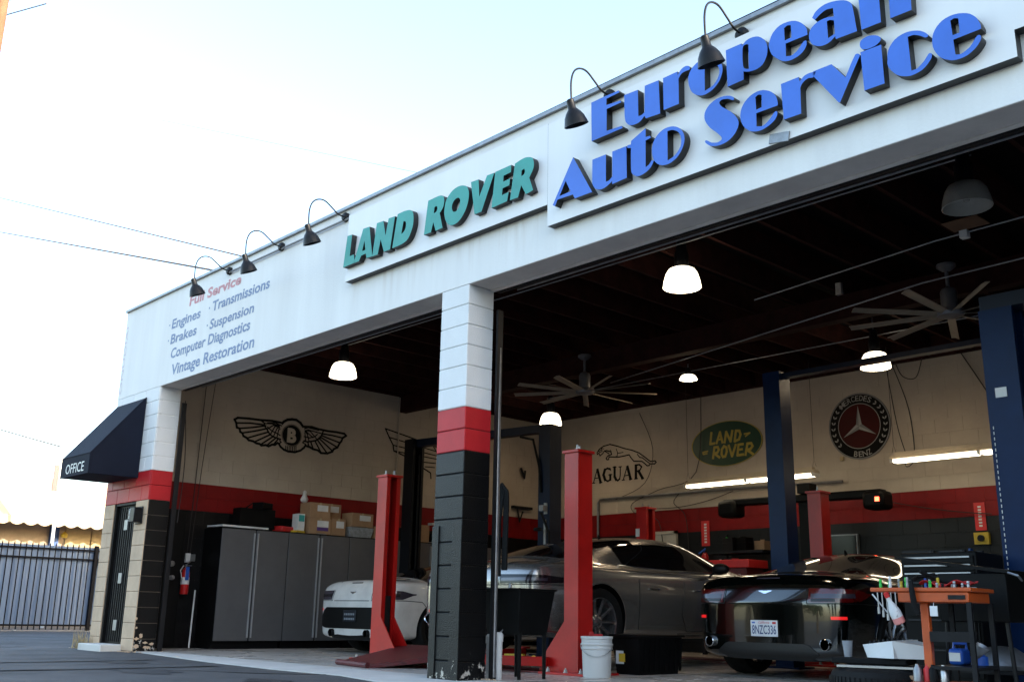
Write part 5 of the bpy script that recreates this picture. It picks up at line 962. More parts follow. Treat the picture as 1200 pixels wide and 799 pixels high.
clutter(-3.1,-2.2,7.95,8.3,1.24,5,'on the dark steel shelf by the red notice'); clutter(-3.1,-2.2,7.95,8.3,1.6,4,'on top of the dark steel shelf by the red notice')
t = thing('jack_stand_rack', (-2.3,7.4,0), 'red tool trolley standing under the gantry left of blue post', 'tool trolley')
m = MB(); m.box((-2.7,7.3,.1),(-2.0,7.75,1.3)); build(m,'body','plate_red',t,bevel=.01)
for k in range(5): m = MB(); m.box((-2.68,7.285,.2+k*.21),(-2.02,7.299,.38+k*.21)); dd = build(m,'drawer','plate_red',t); m = MB(); m.box((-2.6,7.27,.35+k*.21),(-2.1,7.284,.365+k*.21)); build(m,'handle','steel',dd)
m = MB(); m.box((-2.75,7.28,1.3),(-1.95,7.8,1.42)); build(m,'top_tray','sign_red',t,bevel=.01)
fx = thing('fire_extinguisher', (-3.55,8.3,1.3), 'small extinguisher with blue and white label by the rear red notice', 'fire extinguisher')
m = MB(); m.lathe([(0,0),(.06,0),(.06,.28),(.03,.34),(0,.34)],(-3.55,8.38,1.28),n=14); build(m,'cylinder','ext_red',fx); m = MB(); m.lathe([(.0615,.05),(.0615,.17)],(-3.55,8.38,1.28),n=14); build(m,'label','paper',fx); m = MB(); m.tube([(-3.55,8.36,1.62),(-3.48,8.3,1.68),(-3.6,8.28,1.6)],.014,6); build(m,'valve_handle','tool_blue',fx)
t = thing('wall_switch', (1.05,8.45,1.7), 'yellow and black emergency switch on rear wall by blue post', 'switch'); m = MB(); m.box((.93,YB-.07,1.6),(1.13,YB-.012,1.76)); build(m,'plate','yellow',t); m = MB(); m.lathe([(.045,0),(.045,.03),(0,.03)],(1.03,YB-.07,1.68),n=14,mtx=Matrix.Rotation(PI/2,4,'X')); build(m,'button','lamp_black',t)
m = MB(); m.lathe([(0,0),(.05,0),(.05,.2),(.02,.26),(.02,.3),(0,.3)],(.95,8.3,1.2),n=12); m.obox((.95,8.27,1.52),(.03,.09,.03)); solo(m,'spray_bottle','tool_blue','blue topped spray bottle under the yellow switch','spray bottle',loc=(.95,8.3,1.2))
# ================================================================ CARS
def lerp(ks, vs, y):
    if y <= ks[0]: return vs[0]
    for i in range(len(ks)-1):
        if y <= ks[i+1]:
            t = (y-ks[i])/(ks[i+1]-ks[i]); return vs[i]+(vs[i+1]-vs[i])*t
    return vs[-1]
def car(name, loc, label, P, paint, plate, roofmat=None, z_up=0.0):
    t = thing(name, loc, label, 'car')
    S = P['st']; n = len(S)            # y, hw, zb, belt, ztop, xr, drop, winx, winz
    bm = bmesh.new(); rings = []
    for (y,hw,zb,belt,zt,xr,drop,wx) in S:
        lo = zb+(belt-zb)*.36
        pts = [(0,zb),(hw*.70,zb),(hw*.955,zb+.055),(hw*.985,lo),(hw,zb+(belt-zb)*.72),(hw*.975,belt),(hw-wx,belt+.035 if zt-belt > .1 else belt+(zt-belt)*.35),(xr,zt-drop),(xr*.5,zt-drop*.22),(0,zt)]
        rt = [bm.verts.new((x,y,z)) for x,z in pts]; lt = [rt[0]]+[bm.verts.new((-x,y,z)) for x,z in pts[1:-1]]+[rt[-1]]
        rings.append((rt,lt))
    mats = [paint,'car_glass','car_trim',roofmat or paint]
    g0,g1,w0,w1,s0,s1,r0,r1 = P['glass']       # station index ranges: rear glass, windshield, side, roof
    for i in range(n-1):
        for side in (0,1):
            a = rings[i][side]; b = rings[i+1][side]
            for k in range(9):
                f = bm.faces.new((a[k],a[k+1],b[k+1],b[k]) if side == 0 else (a[k],b[k],b[k+1],a[k+1]))
                mi = 0
                if k == 6 and s0 <= i < s1: mi = 1
                if k >= 7 and (g0 <= i < g1 or w0 <= i < w1): mi = 1
                if k >= 7 and r0 <= i < r1: mi = 3
                if roofmat and k == 6 and g0 <= i < s0: mi = 3
                if k == 0: mi = 2
                f.material_index = mi
    for e in (0,n-1):
        rt, lt = rings[e]
        for k in range(1,8): bm.faces.new((rt[k],rt[k+1],lt[k+1],lt[k]))
        bm.faces.new((rt[0],rt[1],lt[1])); bm.faces.new((rt[9],rt[8],lt[8]))
    bmesh.ops.recalc_face_normals(bm, faces=bm.faces)
    cl = bm.edges.layers.float.new('crease_edge')
    for i in range(n-1):                       # soften everything but keep the window base and the sills crisp
        for side in (0,1):
            for k,cv in ((5,.25),(6,.45),(2,.4)):
                e = bm.edges.get((rings[i][side][k], rings[i+1][side][k]))
                if e: e[cl] = cv
    me = bpy.data.meshes.new('b'); bm.to_mesh(me); bm.free()
    for m_ in mats: me.materials.append(M[m_])
    ob = bpy.data.objects.new('b', me); COL.objects.link(ob)
    sb = ob.modifiers.new('s','SUBSURF'); sb.levels = 3; sb.render_levels = 3
    R0, yr, yf, hwr = P['wr'], P['yr'], P['yf'], P['track']; cutters = []
    dg = bpy.context.evaluated_depsgraph_get(); dg.update()
    e0 = ob.evaluated_get(dg).to_mesh(); bvh = BVHTree.FromPolygons([v.co.copy() for v in e0.vertices], [tuple(p.vertices) for p in e0.polygons]); ob.evaluated_get(dg).to_mesh_clear()
    for s in (-1,1):
        for y in (yr,yf):
            cb = MB(); cb.lathe([(R0+.045,-.30),(R0+.045,.30)], (s*(hwr+.12),y,R0), 'X', 48, mi=0)
            cm = bpy.data.meshes.new('c'); cm.from_pydata(cb.v,[],cb.f); 
            for m_ in mats: cm.materials.append(M[m_])
            cm.polygons.foreach_set('material_index',[2]*len(cb.f)); finish(cm,0)
            co = bpy.data.objects.new('c',cm); COL.objects.link(co); cutters.append(co)
            bo = ob.modifiers.new('w','BOOLEAN'); bo.operation='DIFFERENCE'; bo.object=co; bo.solver='EXACT'
    dg = bpy.context.evaluated_depsgraph_get(); dg.update()
    full = bpy.data.meshes.new_from_object(ob.evaluated_get(dg))
    bpy.data.objects.remove(ob)
    for c in cutters: bpy.data.objects.remove(c)
    names = {0:'body',1:'window_glass',2:'underbody',3:'roof'}; body = None
    for mi in (0,1,2,3):
        b = bmesh.new(); b.from_mesh(full)
        bmesh.ops.delete(b, geom=[f for f in b.faces if f.material_index != mi], context='FACES')
        if not b.faces: b.free(); continue
        for f in b.faces: f.material_index = 0
        q = bpy.data.meshes.new(names[mi]); b.to_mesh(q); b.free(); q.materials.clear(); q.materials.append(M[mats[mi]])
        q.shade_smooth(); q.set_sharp_from_angle(angle=R(50))
        o = bpy.data.objects.new(names[mi], q); COL.objects.link(o); o.parent = t
        if mi == 0: body = o
    hits = {}
    def rear(u, v, off):
        h = bvh.ray_cast(Vector((u,-2,v)), Vector((0,1,0))); 
        return (h[0]+h[1]*off) if h[0] else Vector((u,0,v))
    def wrap(sx):
        def f(u, v, off):      # u = degrees round the corner, 0 = straight back
            c = Vector((sx*.25,.95,v)); d = Vector((sx*math.sin(R(u)),-math.cos(R(u)),0)); h = bvh.ray_cast(c+d*4, -d)
            return (h[0]+h[1]*off) if h[0] else c+d
        return f
    def side(sx):
        def f(u, v, off):
            h = bvh.ray_cast(Vector((sx*4,u,v)), Vector((-sx,0,0))); return (h[0]+h[1]*off) if h[0] else Vector((sx*.9,u,v))
        return f
    def top(u, v, off):
        h = bvh.ray_cast(Vector((u,v,4)), Vector((0,0,-1))); return (h[0]+h[1]*off) if h[0] else Vector((u,v,1))
    def patch(pr, us, lo, hi, nm, mt, parent=None, off=.004, nu=20, nv=5):
        mb = MB(); u0,u1 = us[0],us[-1]; g = []
        for i in range(nu+1):
            u = u0+(u1-u0)*i/nu; a = lerp(us,lo,u); b_ = lerp(us,hi,u)
            for j in range(nv+1): mb.v.append(tuple(pr(u, a+(b_-a)*j/nv, off)))
        for i in range(nu):
            for j in range(nv): mb.f.append((i*(nv+1)+j,(i+1)*(nv+1)+j,(i+1)*(nv+1)+j+1,i*(nv+1)+j+1)); mb.m.append(0)
        o = build(mb, nm, mt, parent or t, local=True, fix=False, smooth=60)
        return o
    def seam(pr, pts, nm='panel_gap', r_=.0045, mt='car_trim', off=.0005, parent=None, step=.04):
        q = []
        for (a,b) in zip(pts[:-1],pts[1:]):
            k = max(2,int(math.hypot(b[0]-a[0],(b[1]-a[1]))/step)) if abs(b[0]-a[0]) < 5 else 14
            for i in range(k): q.append(pr(a[0]+(b[0]-a[0])*i/k, a[1]+(b[1]-a[1])*i/k, off))
        q.append(pr(pts[-1][0],pts[-1][1],off)); mb = MB(); mb.tube(q, r_, 5); return build(mb, nm, mt, parent or body, local=True)
    # wheels
    for s in (-1,1):
        for y in (yr,yf):
            c = (s*hwr,y,R0); mb = MB(); w = .135
            mb.lathe([(R0*.70,-w*.85),(R0*.86,-w),(R0*.955,-w*.97),(R0*.99,-w*.75),(R0,-w*.4),(R0,w*.4),(R0*.99,w*.75),(R0*.955,w*.97),(R0*.86,w),(R0*.70,w*.85)], c, 'X', 48, cap=False)
            for gy in (-.5,0,.5): pass
            wh = build(mb, 'wheel', 'tyre', t, local=True)
            mb = MB(); mb.lathe([(R0*.715,w*.88),(R0*.69,w*.86),(R0*.665,w*.5),(R0*.66,-w*.8),(R0*.70,-w*.85)] if s > 0 else [(R0*.70,w*.85),(R0*.66,w*.8),(R0*.665,-w*.5),(R0*.69,-w*.86),(R0*.715,-w*.88)], c, 'X', 48, cap=False)
            ns = P['spokes']
            for k in range(ns):
                a = 2*PI*k/ns; d = Vector((0,math.cos(a),math.sin(a))); nn = Vector((0,-math.sin(a),math.cos(a))); C = Vector(c)
                def pnt(r_, tt, x): return C + d*r_ + nn*tt + Vector((s*x,0,0))
                vs = []
                for r_,hw_,x0,x1 in ((.045,.020,w*.45,w*.62),(R0*.40,.013,w*.50,w*.66),(R0*.675,.019,w*.70,w*.84)):
                    vs += [pnt(r_,-hw_,x0),pnt(r_,hw_,x0),pnt(r_,hw_*.55,x1),pnt(r_,-hw_*.55,x1)]
                fs = [(0,1,2,3),(11,10,9,8)]
                for q in (0,4):
                    for i in range(4): fs.append((q+i,q+(i+1)%4,q+4+(i+1)%4,q+4+i))
                mb.add(vs, fs)
            mb.lathe([(0,w*.40),(.065,w*.42),(.06,w*.62),(.03,w*.68),(0,w*.68)] if s > 0 else [(0,-w*.68),(.03,-w*.68),(.06,-w*.62),(.065,-w*.42),(0,-w*.40)], c, 'X', 20)
            build(mb, 'rim', P['rim'], wh, local=True)
            mb = MB(); mb.lathe([(.165,-.012),(.165,.012)], (c[0]+s*.02,y,R0), 'X', 32); build(mb, 'brake_disc', 'dark_steel', wh, local=True)
            # rolled lip of the arch
            mb = MB(); pts = []
            for k in range(25):
                a = R(-14+208*k/24); yy = y+math.cos(a)*(R0+.047); zz = R0+math.sin(a)*(R0+.047)
                if zz > S[3][2]+.03: pts.append(side(s)(yy,zz,-.004))
            if len(pts) > 2: mb.tube(pts,.006,6); build(mb,'arch_lip',paint,body,local=True)
    # exhausts, plate, lights, seams
    ex, ez = P['exh']
    for s in (-1,1):
        yb = rear(s*ex,ez+.05,0).y; mb = MB(); mb.lathe([(.036,.03),(.040,-.045),(.047,-.055),(.052,-.05),(.052,.06)], (s*ex,yb+.01,ez), n=24, mtx=Matrix.Rotation(-PI/2,4,'X') @ Matrix.Diagonal((P.get('exw',1),1,1,1)), cap=False); build(mb,'exhaust_tip',P.get('exmat','chrome'),t,local=True)
        mb = MB(); mb.lathe([(.0,.0),(.041,.0)], (s*ex,yb-.028,ez), n=20, mtx=Matrix.Rotation(-PI/2,4,'X') @ Matrix.Diagonal((P.get('exw',1),1,1,1))); mb.f = mb.f[:]; build(mb,'exhaust_bore','car_trim',t,local=True,fix=False)
    dz0,dz1,dx = P['diff']
    patch(rear, [-dx,-dx*.8,dx*.8,dx], [dz0+.05,dz0,dz0,dz0+.05], [dz0+.07,dz1,dz1,dz0+.07], 'rear_diffuser', P.get('diffmat','car_carbon'), off=.006, nu=24)
    for k in (range(-2,3) if P.get('fins',True) else ()):
        mb = MB(); y0 = rear(k*dx*.22,(dz0+dz1)/2,0).y; mb.box((k*dx*.22-.006,y0-.022,dz0+.01),(k*dx*.22+.006,y0+.03,dz0+.10)); build(mb,'diffuser_fin','car_trim',t,local=True)
    pz = P['plate_z']; 
    patch(rear, [-.30,-.26,.26,.30], [pz-.07,pz-.09,pz-.09,pz-.07], [pz+.07,pz+.09,pz+.09,pz+.07], 'plate_recess', paint if plate == 'ca' else 'car_trim', off=.003)
    yp = min(rear(u,pz+v,0).y for u in (-.15,0,.15) for v in (-.07,.07))-.012
    pn = MB(); pn.box((-.152,yp-.006,pz-.076),(.152,yp,pz+.076)); p_ = build(pn,'number_plate','plate_white' if plate == 'ca' else 'plate_dark',t,local=True,bevel=.006)
    if plate == 'ca':
        mb = MB(); put_text(mb,'8NZC336',(-.135,yp-.0068,pz-.052),(1,0,0),(0,0,1),.27,.082,.012); build(mb,'plate_number','plate_blue',p_,local=True,fix=False)
        mb = MB(); put_text(mb,'California',(-.062,yp-.0068,pz+.045),(1,0,0),(0,0,1),.124,.022,.004,.25); build(mb,'plate_state','sign_red',p_,local=True,fix=False)
        mb = MB(); mb.box((.095,yp-.0072,pz+.042),(.135,yp-.0062,pz+.062),0); mb.box((-.135,yp-.0072,pz+.046),(-.10,yp-.0062,pz+.060),1); build(mb,'plate_sticker',['sign_red','tool_blue'],p_,local=True)
    else:
        mb = MB(); random.seed(3)
        for rz_ in (.022,-.040):
            for k in range(6): mb.box((-.12+k*.042,yp-.0068,pz+rz_-.014),(-.092+k*.042,yp-.0062,pz+rz_+.014))
        build(mb,'plate_marks','plate_grey',p_,local=True)
    a0,a1 = P['tl_u']; zl,zh,zl2,zh2 = P['tl_z']
    for s in (-1,1):
        us = [a0,(a0+a1)*.45,(a0+a1)*.62,a1*.94,a1]
        # low, high edges of the light as it wraps round the wing
        lo = [zl,zl,zl+.005,zl2,(zl2+zh2)/2-.004]; hi = [zh,zh-.005,zh-.012,zh2,(zl2+zh2)/2+.012]
        tl = patch(wrap(s), us, lo, hi, 'tail_light', P['tl_mat'], off=.004, nu=28, nv=6)
        b0,b1 = us[0]+1.5, us[0]+(us[-1]-us[0])*.66
        patch(wrap(s), [b0,b1], [zl+(zh-zl)*.30]*2, [zl+(zh-zl)*.62]*2, 'reversing_lens', P['tl_mid'], tl, off=.0065, nu=18, nv=2)
        if P.get('tl_low'): patch(wrap(s), [b0,b0+(b1-b0)*.55], [zl+(zh-zl)*.06]*2, [zl+(zh-zl)*.27]*2, 'lower_lens', P['tl_low'], tl, off=.0065, nu=12, nv=2)
        rz = P['refl_z']; patch(wrap(s), [P['refl_u'][0],P['refl_u'][1]], [rz-.014]*2, [rz+.014]*2, 'rear_reflector', 'reflector_glow', t, off=.005, nu=10, nv=2)
        seam(wrap(s), [(a0-1,zl-.012),(a1*.8,zl-.008),(a1+6,zl-.02),(a1+12,zl-.10)])
        seam(wrap(s), [(a0-1,zh+.004),(a0-1,zl-.012)])
        # door, side trim, window surround, mirror, handle
        dy0,dy1 = P['door']; zt_ = P['belt_s']; seam(side(s), [(dy0,zt_),(dy0-.05,.45),(dy0+.05,.26),(dy1,.26),(dy1+.02,zt_-.03)])
        seam(side(s), [(dy0-.1,.235),(dy1+.3,.245)])
        if P.get('door2'): seam(side(s), [(P['door2'],zt_),(P['door2'],.28)])
        for hy in P['handles']: mb = MB(); p0 = side(s)(hy,P['belt_s']-.10,.006); p1 = side(s)(hy+.19,P['belt_s']-.10,.006); mb.tube([p0,(p0+p1)/2+Vector((s*.012,0,0)),p1],.008,8); build(mb,'door_handle',P.get('hmat','chrome'),body,local=True)
        mx_,my,mz = P['mirror']; mb = MB()
        bmm = bmesh.new(); bmesh.ops.create_icosphere(bmm, subdivisions=3, radius=1)
        mb.add([(s*mx_+v.co.x*.115, my+v.co.y*(.06 if v.co.y < 0 else .10), mz+v.co.z*.068) for v in bmm.verts], [tuple(v.index for v in f.verts) for f in bmm.faces]); bmm.free()
        mb.tube([(s*(mx_-.16),my+.02,mz-.07),(s*(mx_-.05),my+.01,mz-.02)],.016,8); build(mb,'door_mirror','car_trim',t,local=True,smooth=60)
    # boot lid, shut lines, spoiler lip, badge, high level brake lamp
    tx_, ty1 = P['trunk']
    seam(rear, [(-tx_,zl-.012),(tx_,zl-.012)]); 
    for s in (-1,1): seam(top, [(s*tx_*1.0,.12),(s*tx_*1.35,ty1*.6),(s*tx_*1.25,ty1)])
    seam(top, [(-tx_*1.25,ty1),(tx_*1.25,ty1)])
    bz = P['badge_z']; pw_ = patch(rear, [-.075,-.03,-.012,0,.012,.03,.075], [bz+.010,bz-.006,bz-.014,bz-.014,bz-.014,bz-.006,bz+.010], [bz+.016,bz+.016,bz+.012,bz+.016,bz+.012,bz+.016,bz+.016], 'wing_badge', 'chrome', body, off=.005, nu=24, nv=1)
    hb = P['brake_z']; 
    if hb: patch(rear, [-.13,.13], [hb-.006]*2, [hb+.006]*2, 'brake_lamp', 'tail_clear', body, off=.004, nu=8, nv=1)
    # glazing lines: chrome along the side glass
    for s in (-1,1):
        q = []
        for (y_,z_) in P['dlo']: 
            h = bvh.ray_cast(Vector((s*4,y_,z_)), Vector((-s,0,0)));
            if h[0]: q.append(h[0]+h[1]*.003)
        mb = MB(); mb.tube(q, .0055, 6); build(mb, 'window_trim', P.get('trim','chrome'), body, local=True)
    mb = MB(); p0 = top(0,P['glassline'],0); mb.prism([p0+Vector((-.006,-.03,0)),p0+Vector((-.006,.04,0)),p0+Vector((-.006,-.01,.045))],(0,0,0),(.012,0,0)); build(mb,'roof_aerial','car_trim',t,local=True)
    # front lamps and grille so that the car is whole from other sides
    def front(u,v,off):
        h = bvh.ray_cast(Vector((u,20,v)), Vector((0,-1,0))); return (h[0]+h[1]*off) if h[0] else Vector((u,S[-1][0],v))
    patch(front, [-.42,-.3,.3,.42], [.36,.30,.30,.36], [.44,.54,.54,.44], 'front_grille', 'dark_steel', off=.006)
    for s in (-1,1): patch(front, [s*.56,s*.62,s*.78,s*.82] if s > 0 else [-.82,-.78,-.62,-.56], [.54]*4, [.58,.63,.64,.60] if s > 0 else [.60,.64,.63,.58], 'head_lamp', 'tail_clear', off=.006, nu=10, nv=4)
    return t
# y, half width, bottom, belt, top, roof half width, drop, window inset
VAN = dict(st=[(0.0,.64,.25,.67,.715,.48,.008,.09),(.028,.75,.20,.755,.81,.57,.010,.09),(.09,.835,.175,.885,.965,.64,.012,.09),(.21,.888,.17,.92,1.00,.68,.02,.10),(.50,.925,.18,.93,1.005,.66,.03,.11),(.68,.932,.17,.925,1.04,.64,.045,.12),
 (1.05,.935,.17,.905,1.135,.60,.05,.13),(1.45,.925,.16,.885,1.24,.575,.05,.125),(1.62,.915,.16,.875,1.266,.57,.05,.12),(2.05,.90,.16,.865,1.28,.565,.05,.11),(2.45,.895,.16,.86,1.235,.56,.05,.105),(2.95,.90,.16,.86,1.06,.57,.05,.11),(3.22,.91,.16,.86,.955,.60,.03,.12),
 (3.65,.92,.17,.83,.885,.60,.03,.12),(4.05,.87,.19,.76,.81,.55,.03,.12),(4.28,.74,.24,.66,.71,.45,.02,.12),(4.38,.58,.34,.58,.62,.35,.01,.1)],
 glass=(5,8,10,12,6,11,8,10), wr=.345, yr=.86, yf=3.46, track=.785, spokes=10, rim='rim_alloy', exh=(.645,.335), diff=(.185,.335,.56), plate_z=.47,
 tl_u=(14,52), tl_z=(.715,.845,.775,.80), tl_mat='tail_red', tl_mid='tail_clear', tl_low='tail_dark', refl_z=.575, refl_u=(26,34), door=(1.48,2.98), belt_s=.80, handles=[1.62], mirror=(.99,2.62,.93), trunk=(.42,.62), badge_z=.81, fins=False, brake_z=.945,
 dlo=[(1.02,.95),(1.3,.93),(1.7,.915),(2.2,.905),(2.7,.90),(3.0,.905)], glassline=1.62)
import copy as _c
bc = car('parked_car', (1.19,2.88,0), 'glossy black coupe seen from behind with white number plate', VAN, 'car_black', 'ca')
V2 = _c.deepcopy(VAN); V2.update(tl_mat='tail_clear', tl_mid='tail_dark', tl_low=None, rim='rim_black', diff=(.33,.615,.80), diffmat='car_trim', plate_z=.50, refl_z=.585, exh=(.42,.27), exmat='car_trim', fins=False)
wc = car('parked_car', (-5.18,2.42,0), 'pearl white coupe with dark roof in the left bay', V2, 'car_white', 'dark', roofmat='car_trim')
RAP = dict(st=[(0.0,.72,.30,.70,.75,.54,.008,.09),(.022,.82,.23,.79,.85,.62,.010,.09),(.08,.895,.20,.885,.945,.68,.012,.09),(.22,.93,.19,.92,.962,.72,.02,.10),(.46,.945,.19,.93,.995,.68,.04,.12),(.62,.955,.18,.93,1.04,.66,.05,.13),
 (1.10,.965,.18,.92,1.19,.62,.05,.14),(1.50,.96,.17,.91,1.275,.60,.05,.14),(1.95,.95,.17,.90,1.33,.59,.05,.13),(2.45,.94,.17,.90,1.36,.585,.05,.125),(2.95,.935,.17,.895,1.345,.58,.05,.12),(3.50,.94,.17,.90,1.16,.59,.05,.12),(3.85,.945,.17,.90,1.02,.62,.03,.13),
 (4.30,.95,.18,.86,.925,.62,.03,.13),(4.68,.90,.20,.79,.84,.56,.03,.12),(4.92,.76,.25,.68,.73,.46,.02,.12),(5.02,.60,.35,.60,.64,.36,.01,.1)],
 glass=(5,8,10,12,7,11,8,10), wr=.355, yr=1.0, yf=3.99, track=.81, spokes=10, rim='rim_alloy', exh=(.70,.36), exw=1.6, diff=(.23,.36,.5), plate_z=.60,
 tl_u=(10,58), tl_z=(.725,.82,.745,.79), tl_mat='tail_dark', tl_mid='tail_clear', tl_low=None, refl_z=.44, refl_u=(20,28), door=(2.45,3.6), door2=1.62, belt_s=.82, handles=[1.78,2.62], mirror=(1.03,3.02,.985), trunk=(.42,.60), badge_z=.83, brake_z=None,
 dlo=[(1.42,.965),(1.8,.952),(2.3,.945),(2.9,.942),(3.3,.945),(3.6,.955)], glassline=2.0, hmat='chrome')
gc = car('parked_car', (-1.46,1.42,.14), 'bronze grey four door fastback raised slightly behind the red post', RAP, 'car_grey', 'dark')

# ================================================================ THINGS ON THE FLOOR
ls = thing('laundry_tub', (0,.72,0), 'black plastic utility tub on thin legs beside the pillar', 'utility sink')
m = MB(); x0,x1,y0,y1 = -.30,.235,.50,.95
o_ = [(x0,y0),(x1,y0),(x1,y1),(x0,y1)]; i_ = [(x0+.06,y0+.05),(x1-.06,y0+.05),(x1-.06,y1-.05),(x0+.06,y1-.05)]
vs = [(x,y,.775) for x,y in o_]+[(x,y,.38) for x,y in i_]+[(x+(.012 if x < 0 else -.012),y+(.012 if y < .7 else -.012),.775) for x,y in o_]+[(x,y,.40) for x,y in i_]
m.add(vs, [(0,1,5,4),(1,2,6,5),(2,3,7,6),(3,0,4,7),(4,5,6,7),(8,12,13,9),(9,13,14,10),(10,14,15,11),(11,15,12,8),(12,15,14,13),(0,8,9,1),(1,9,10,2),(2,10,11,3),(3,11,8,0)]); m.box((x0-.012,y0-.012,.765),(x1+.012,y0,.785)); m.box((x1,y0-.012,.764),(x1+.012,y1+.012,.784)); build(m,'basin','black_plastic',ls,bevel=.004)
for x in (x0+.1,x1-.07):
    for y in (y0+.07,y1-.07): m = MB(); m.tube([(x,y,.40),(x+(.0),y,.0)],[.020,.016],8); build(m,'leg','black_plastic',ls)
m = MB(); m.tube([(.0,.60,.80),(.0,.58,.6),(-.03,.55,.42),(-.08,.53,.37)],.008,6); m.tube([(-.22,.56,.5),(-.12,.52,.42),(-.08,.52,.30),(-.14,.52,.22),(-.24,.54,.22)],.009,6); m.lathe([(0,.79),(.02,.79),(.012,.83),(0,.83)],(.0,.60,0),n=10); build(m,'water_hose','galv',ls)
for x,y,h,lb in ((-.005,.47,.35,'white plastic pipe post under the utility tub'),(-.14,.50,.33,'second white pipe post nearer the pillar')):
    m = MB(); m.tube([(x,y,0),(x,y,h)],.038,14); m.lathe([(.045,h-.03),(.045,h+.03),(.03,h+.05),(0,h+.05)],(x,y,0),n=14); solo(m,'drain_pipe','white_plastic',lb,'pipe',loc=(x,y,0))
bk = thing('plastic_bucket', (.20,1.55,0), 'white plastic pail with wire handle at the foot of the red post', 'bucket')
m = MB(); m.lathe([(0,.0),(.128,.0),(.132,.01),(.140,.25),(.150,.255),(.150,.270),(.142,.272),(.143,.290),(.152,.293),(.152,.305),(.144,.308),(.145,.345),(.153,.350),(.153,.37),(.143,.37),(.138,.30),(.125,.02),(0,.02)],(.20,1.55,0),n=36); build(m,'pail','white_plastic',bk)
m = MB(); m.tube([(.20+.153*math.cos(a),1.55+.153*math.sin(a)-.0,.30-.11*math.sin(PI*k/12)) for k,a in [(k,R(-140+180*k/12)) for k in range(13)]],.0035,5); build(m,'wire_handle','steel',bk)
m = MB(); m.lathe([(0,.371),(.02,.371),(.025,.395),(.02,.41),(0,.41)],(.16,1.52,0),n=12); m.obox((.26,1.5,.383),(.09,.03,.02),.5); solo(m,'shop_rag','red_cloth','red and white scraps lying on the rim of the white pail','rag',loc=(.16,1.52,.37))
tt = thing('storage_tote', (.03,2.4,0), 'low black ribbed plastic tote beside the white pail', 'storage tote')
m = MB(); m.add([(-.11,2.19,0),(.18,2.19,0),(.18,2.80,0),(-.11,2.80,0),(-.14,2.15,.36),(.21,2.15,.36),(.21,2.84,.36),(-.14,2.84,.36)],[(0,3,2,1),(0,1,5,4),(1,2,6,5),(2,3,7,6),(3,0,4,7),(4,5,6,7)]); build(m,'tub','black_plastic',tt)
m = MB(); m.box((-.165,2.12,.355),(.235,2.87,.385)); build(m,'lid','black_plastic',tt,bevel=.01)
for k in range(8):
    m = MB(); y = 2.25+k*.08; m.add([(.182,y,.03),(.182,y+.03,.03),(.207,y+.03,.34),(.207,y,.34),(.194,y,.03),(.194,y+.03,.03),(.218,y+.03,.34),(.218,y,.34)],[(4,5,6,7),(0,4,7,3),(1,2,6,5),(0,1,5,4),(3,7,6,2)]); build(m,'rib','black_plastic',tt)
m = MB(); m.box((-.10,2.165,.10),(.0,2.172,.24),0); m.box((-.06,2.163,.12),(.02,2.166,.20),1); build(m,'label',['paper','yellow'],tt)

# ---- orange tool cart and its load at the right
ct = thing('tool_cart', (3.97,.52,0), 'orange topped mechanic tool cart with black frame at lower right', 'tool cart')
AR = .10
def cpt(x,y,z): # cart frame
    v = Matrix.Rotation(AR,4,'Z') @ Vector((x,y,0)); return (3.98+v.x,.52+v.y,z)
def cbox(mb,a,b,mi=None):
    xs_=(a[0],b[0]); vs=[cpt(x,y,z) for z in (a[2],b[2]) for x,y in ((a[0],a[1]),(b[0],a[1]),(b[0],b[1]),(a[0],b[1]))]
    mb.add(vs,[(0,3,2,1),(4,5,6,7),(0,1,5,4),(1,2,6,5),(2,3,7,6),(3,0,4,7)],mi)
m = MB(); cbox(m,(-.31,-.20,.735),(.31,.24,.760)); build(m,'top_tray','orange_metal',ct,bevel=.006)
m = MB(); cbox(m,(-.14,-.19,.672),(.29,.20,.733)); build(m,'side_drawer','orange_metal',ct,bevel=.006)
m = MB(); cbox(m,(.17,-.198,.69),(.27,-.191,.715)); build(m,'drawer_pull','lamp_black',ct)
m = MB(); cbox(m,(-.025,-.14,.0),(.025,-.09,.672)); build(m,'upright_post','orange_metal',ct,bevel=.006)
m = MB(); cbox(m,(.02,-.10,.02),(.29,.22,.20)); build(m,'base_box','orange_metal',ct,bevel=.01)
for x,y in ((.285,-.18),(.285,.22),(.05,.2)): m = MB(); cbox(m,(x-.014,y-.014,.06),(x+.014,y+.014,.672)); build(m,'leg','lamp_black',ct)
m = MB(); cbox(m,(.03,-.165,.44),(.30,-.145,.50)); cbox(m,(.03,-.18,.28),(.30,.22,.30)); build(m,'cross_rail','lamp_black',ct)
for x,y in ((.285,-.18),(.285,.22),(-.0,-.1)): m = MB(); p=cpt(x,y,.03); m.lathe([(.035,-.015),(.035,.015)],p,'X',16); build(m,'caster','black_rubber',ct)
m = MB(); m.tube([cpt(-.30,-.19,.72),cpt(-.20,-.2,.60),cpt(-.19,-.2,.72)],.005,6); build(m,'side_hook','paper',ct)
ORD = ['first','second','third','fourth','fifth','sixth','seventh','eighth','ninth','tenth','eleventh','twelfth','thirteenth','fourteenth','fifteenth','sixteenth','seventeenth','eighteenth','nineteenth','twentieth','twenty first','last']
random.seed(9)
cols = ['tool_green','tool_green','tool_blue','white_plastic','galv','yellow','tool_green','galv','paper','lamp_black','tool_blue','steel','tool_green','yellow','steel','lamp_black','steel','lamp_black','galv','steel','lamp_black','steel']
nm = [('screwdriver','green handled screwdriver'),('screwdriver','green handled screwdriver')]
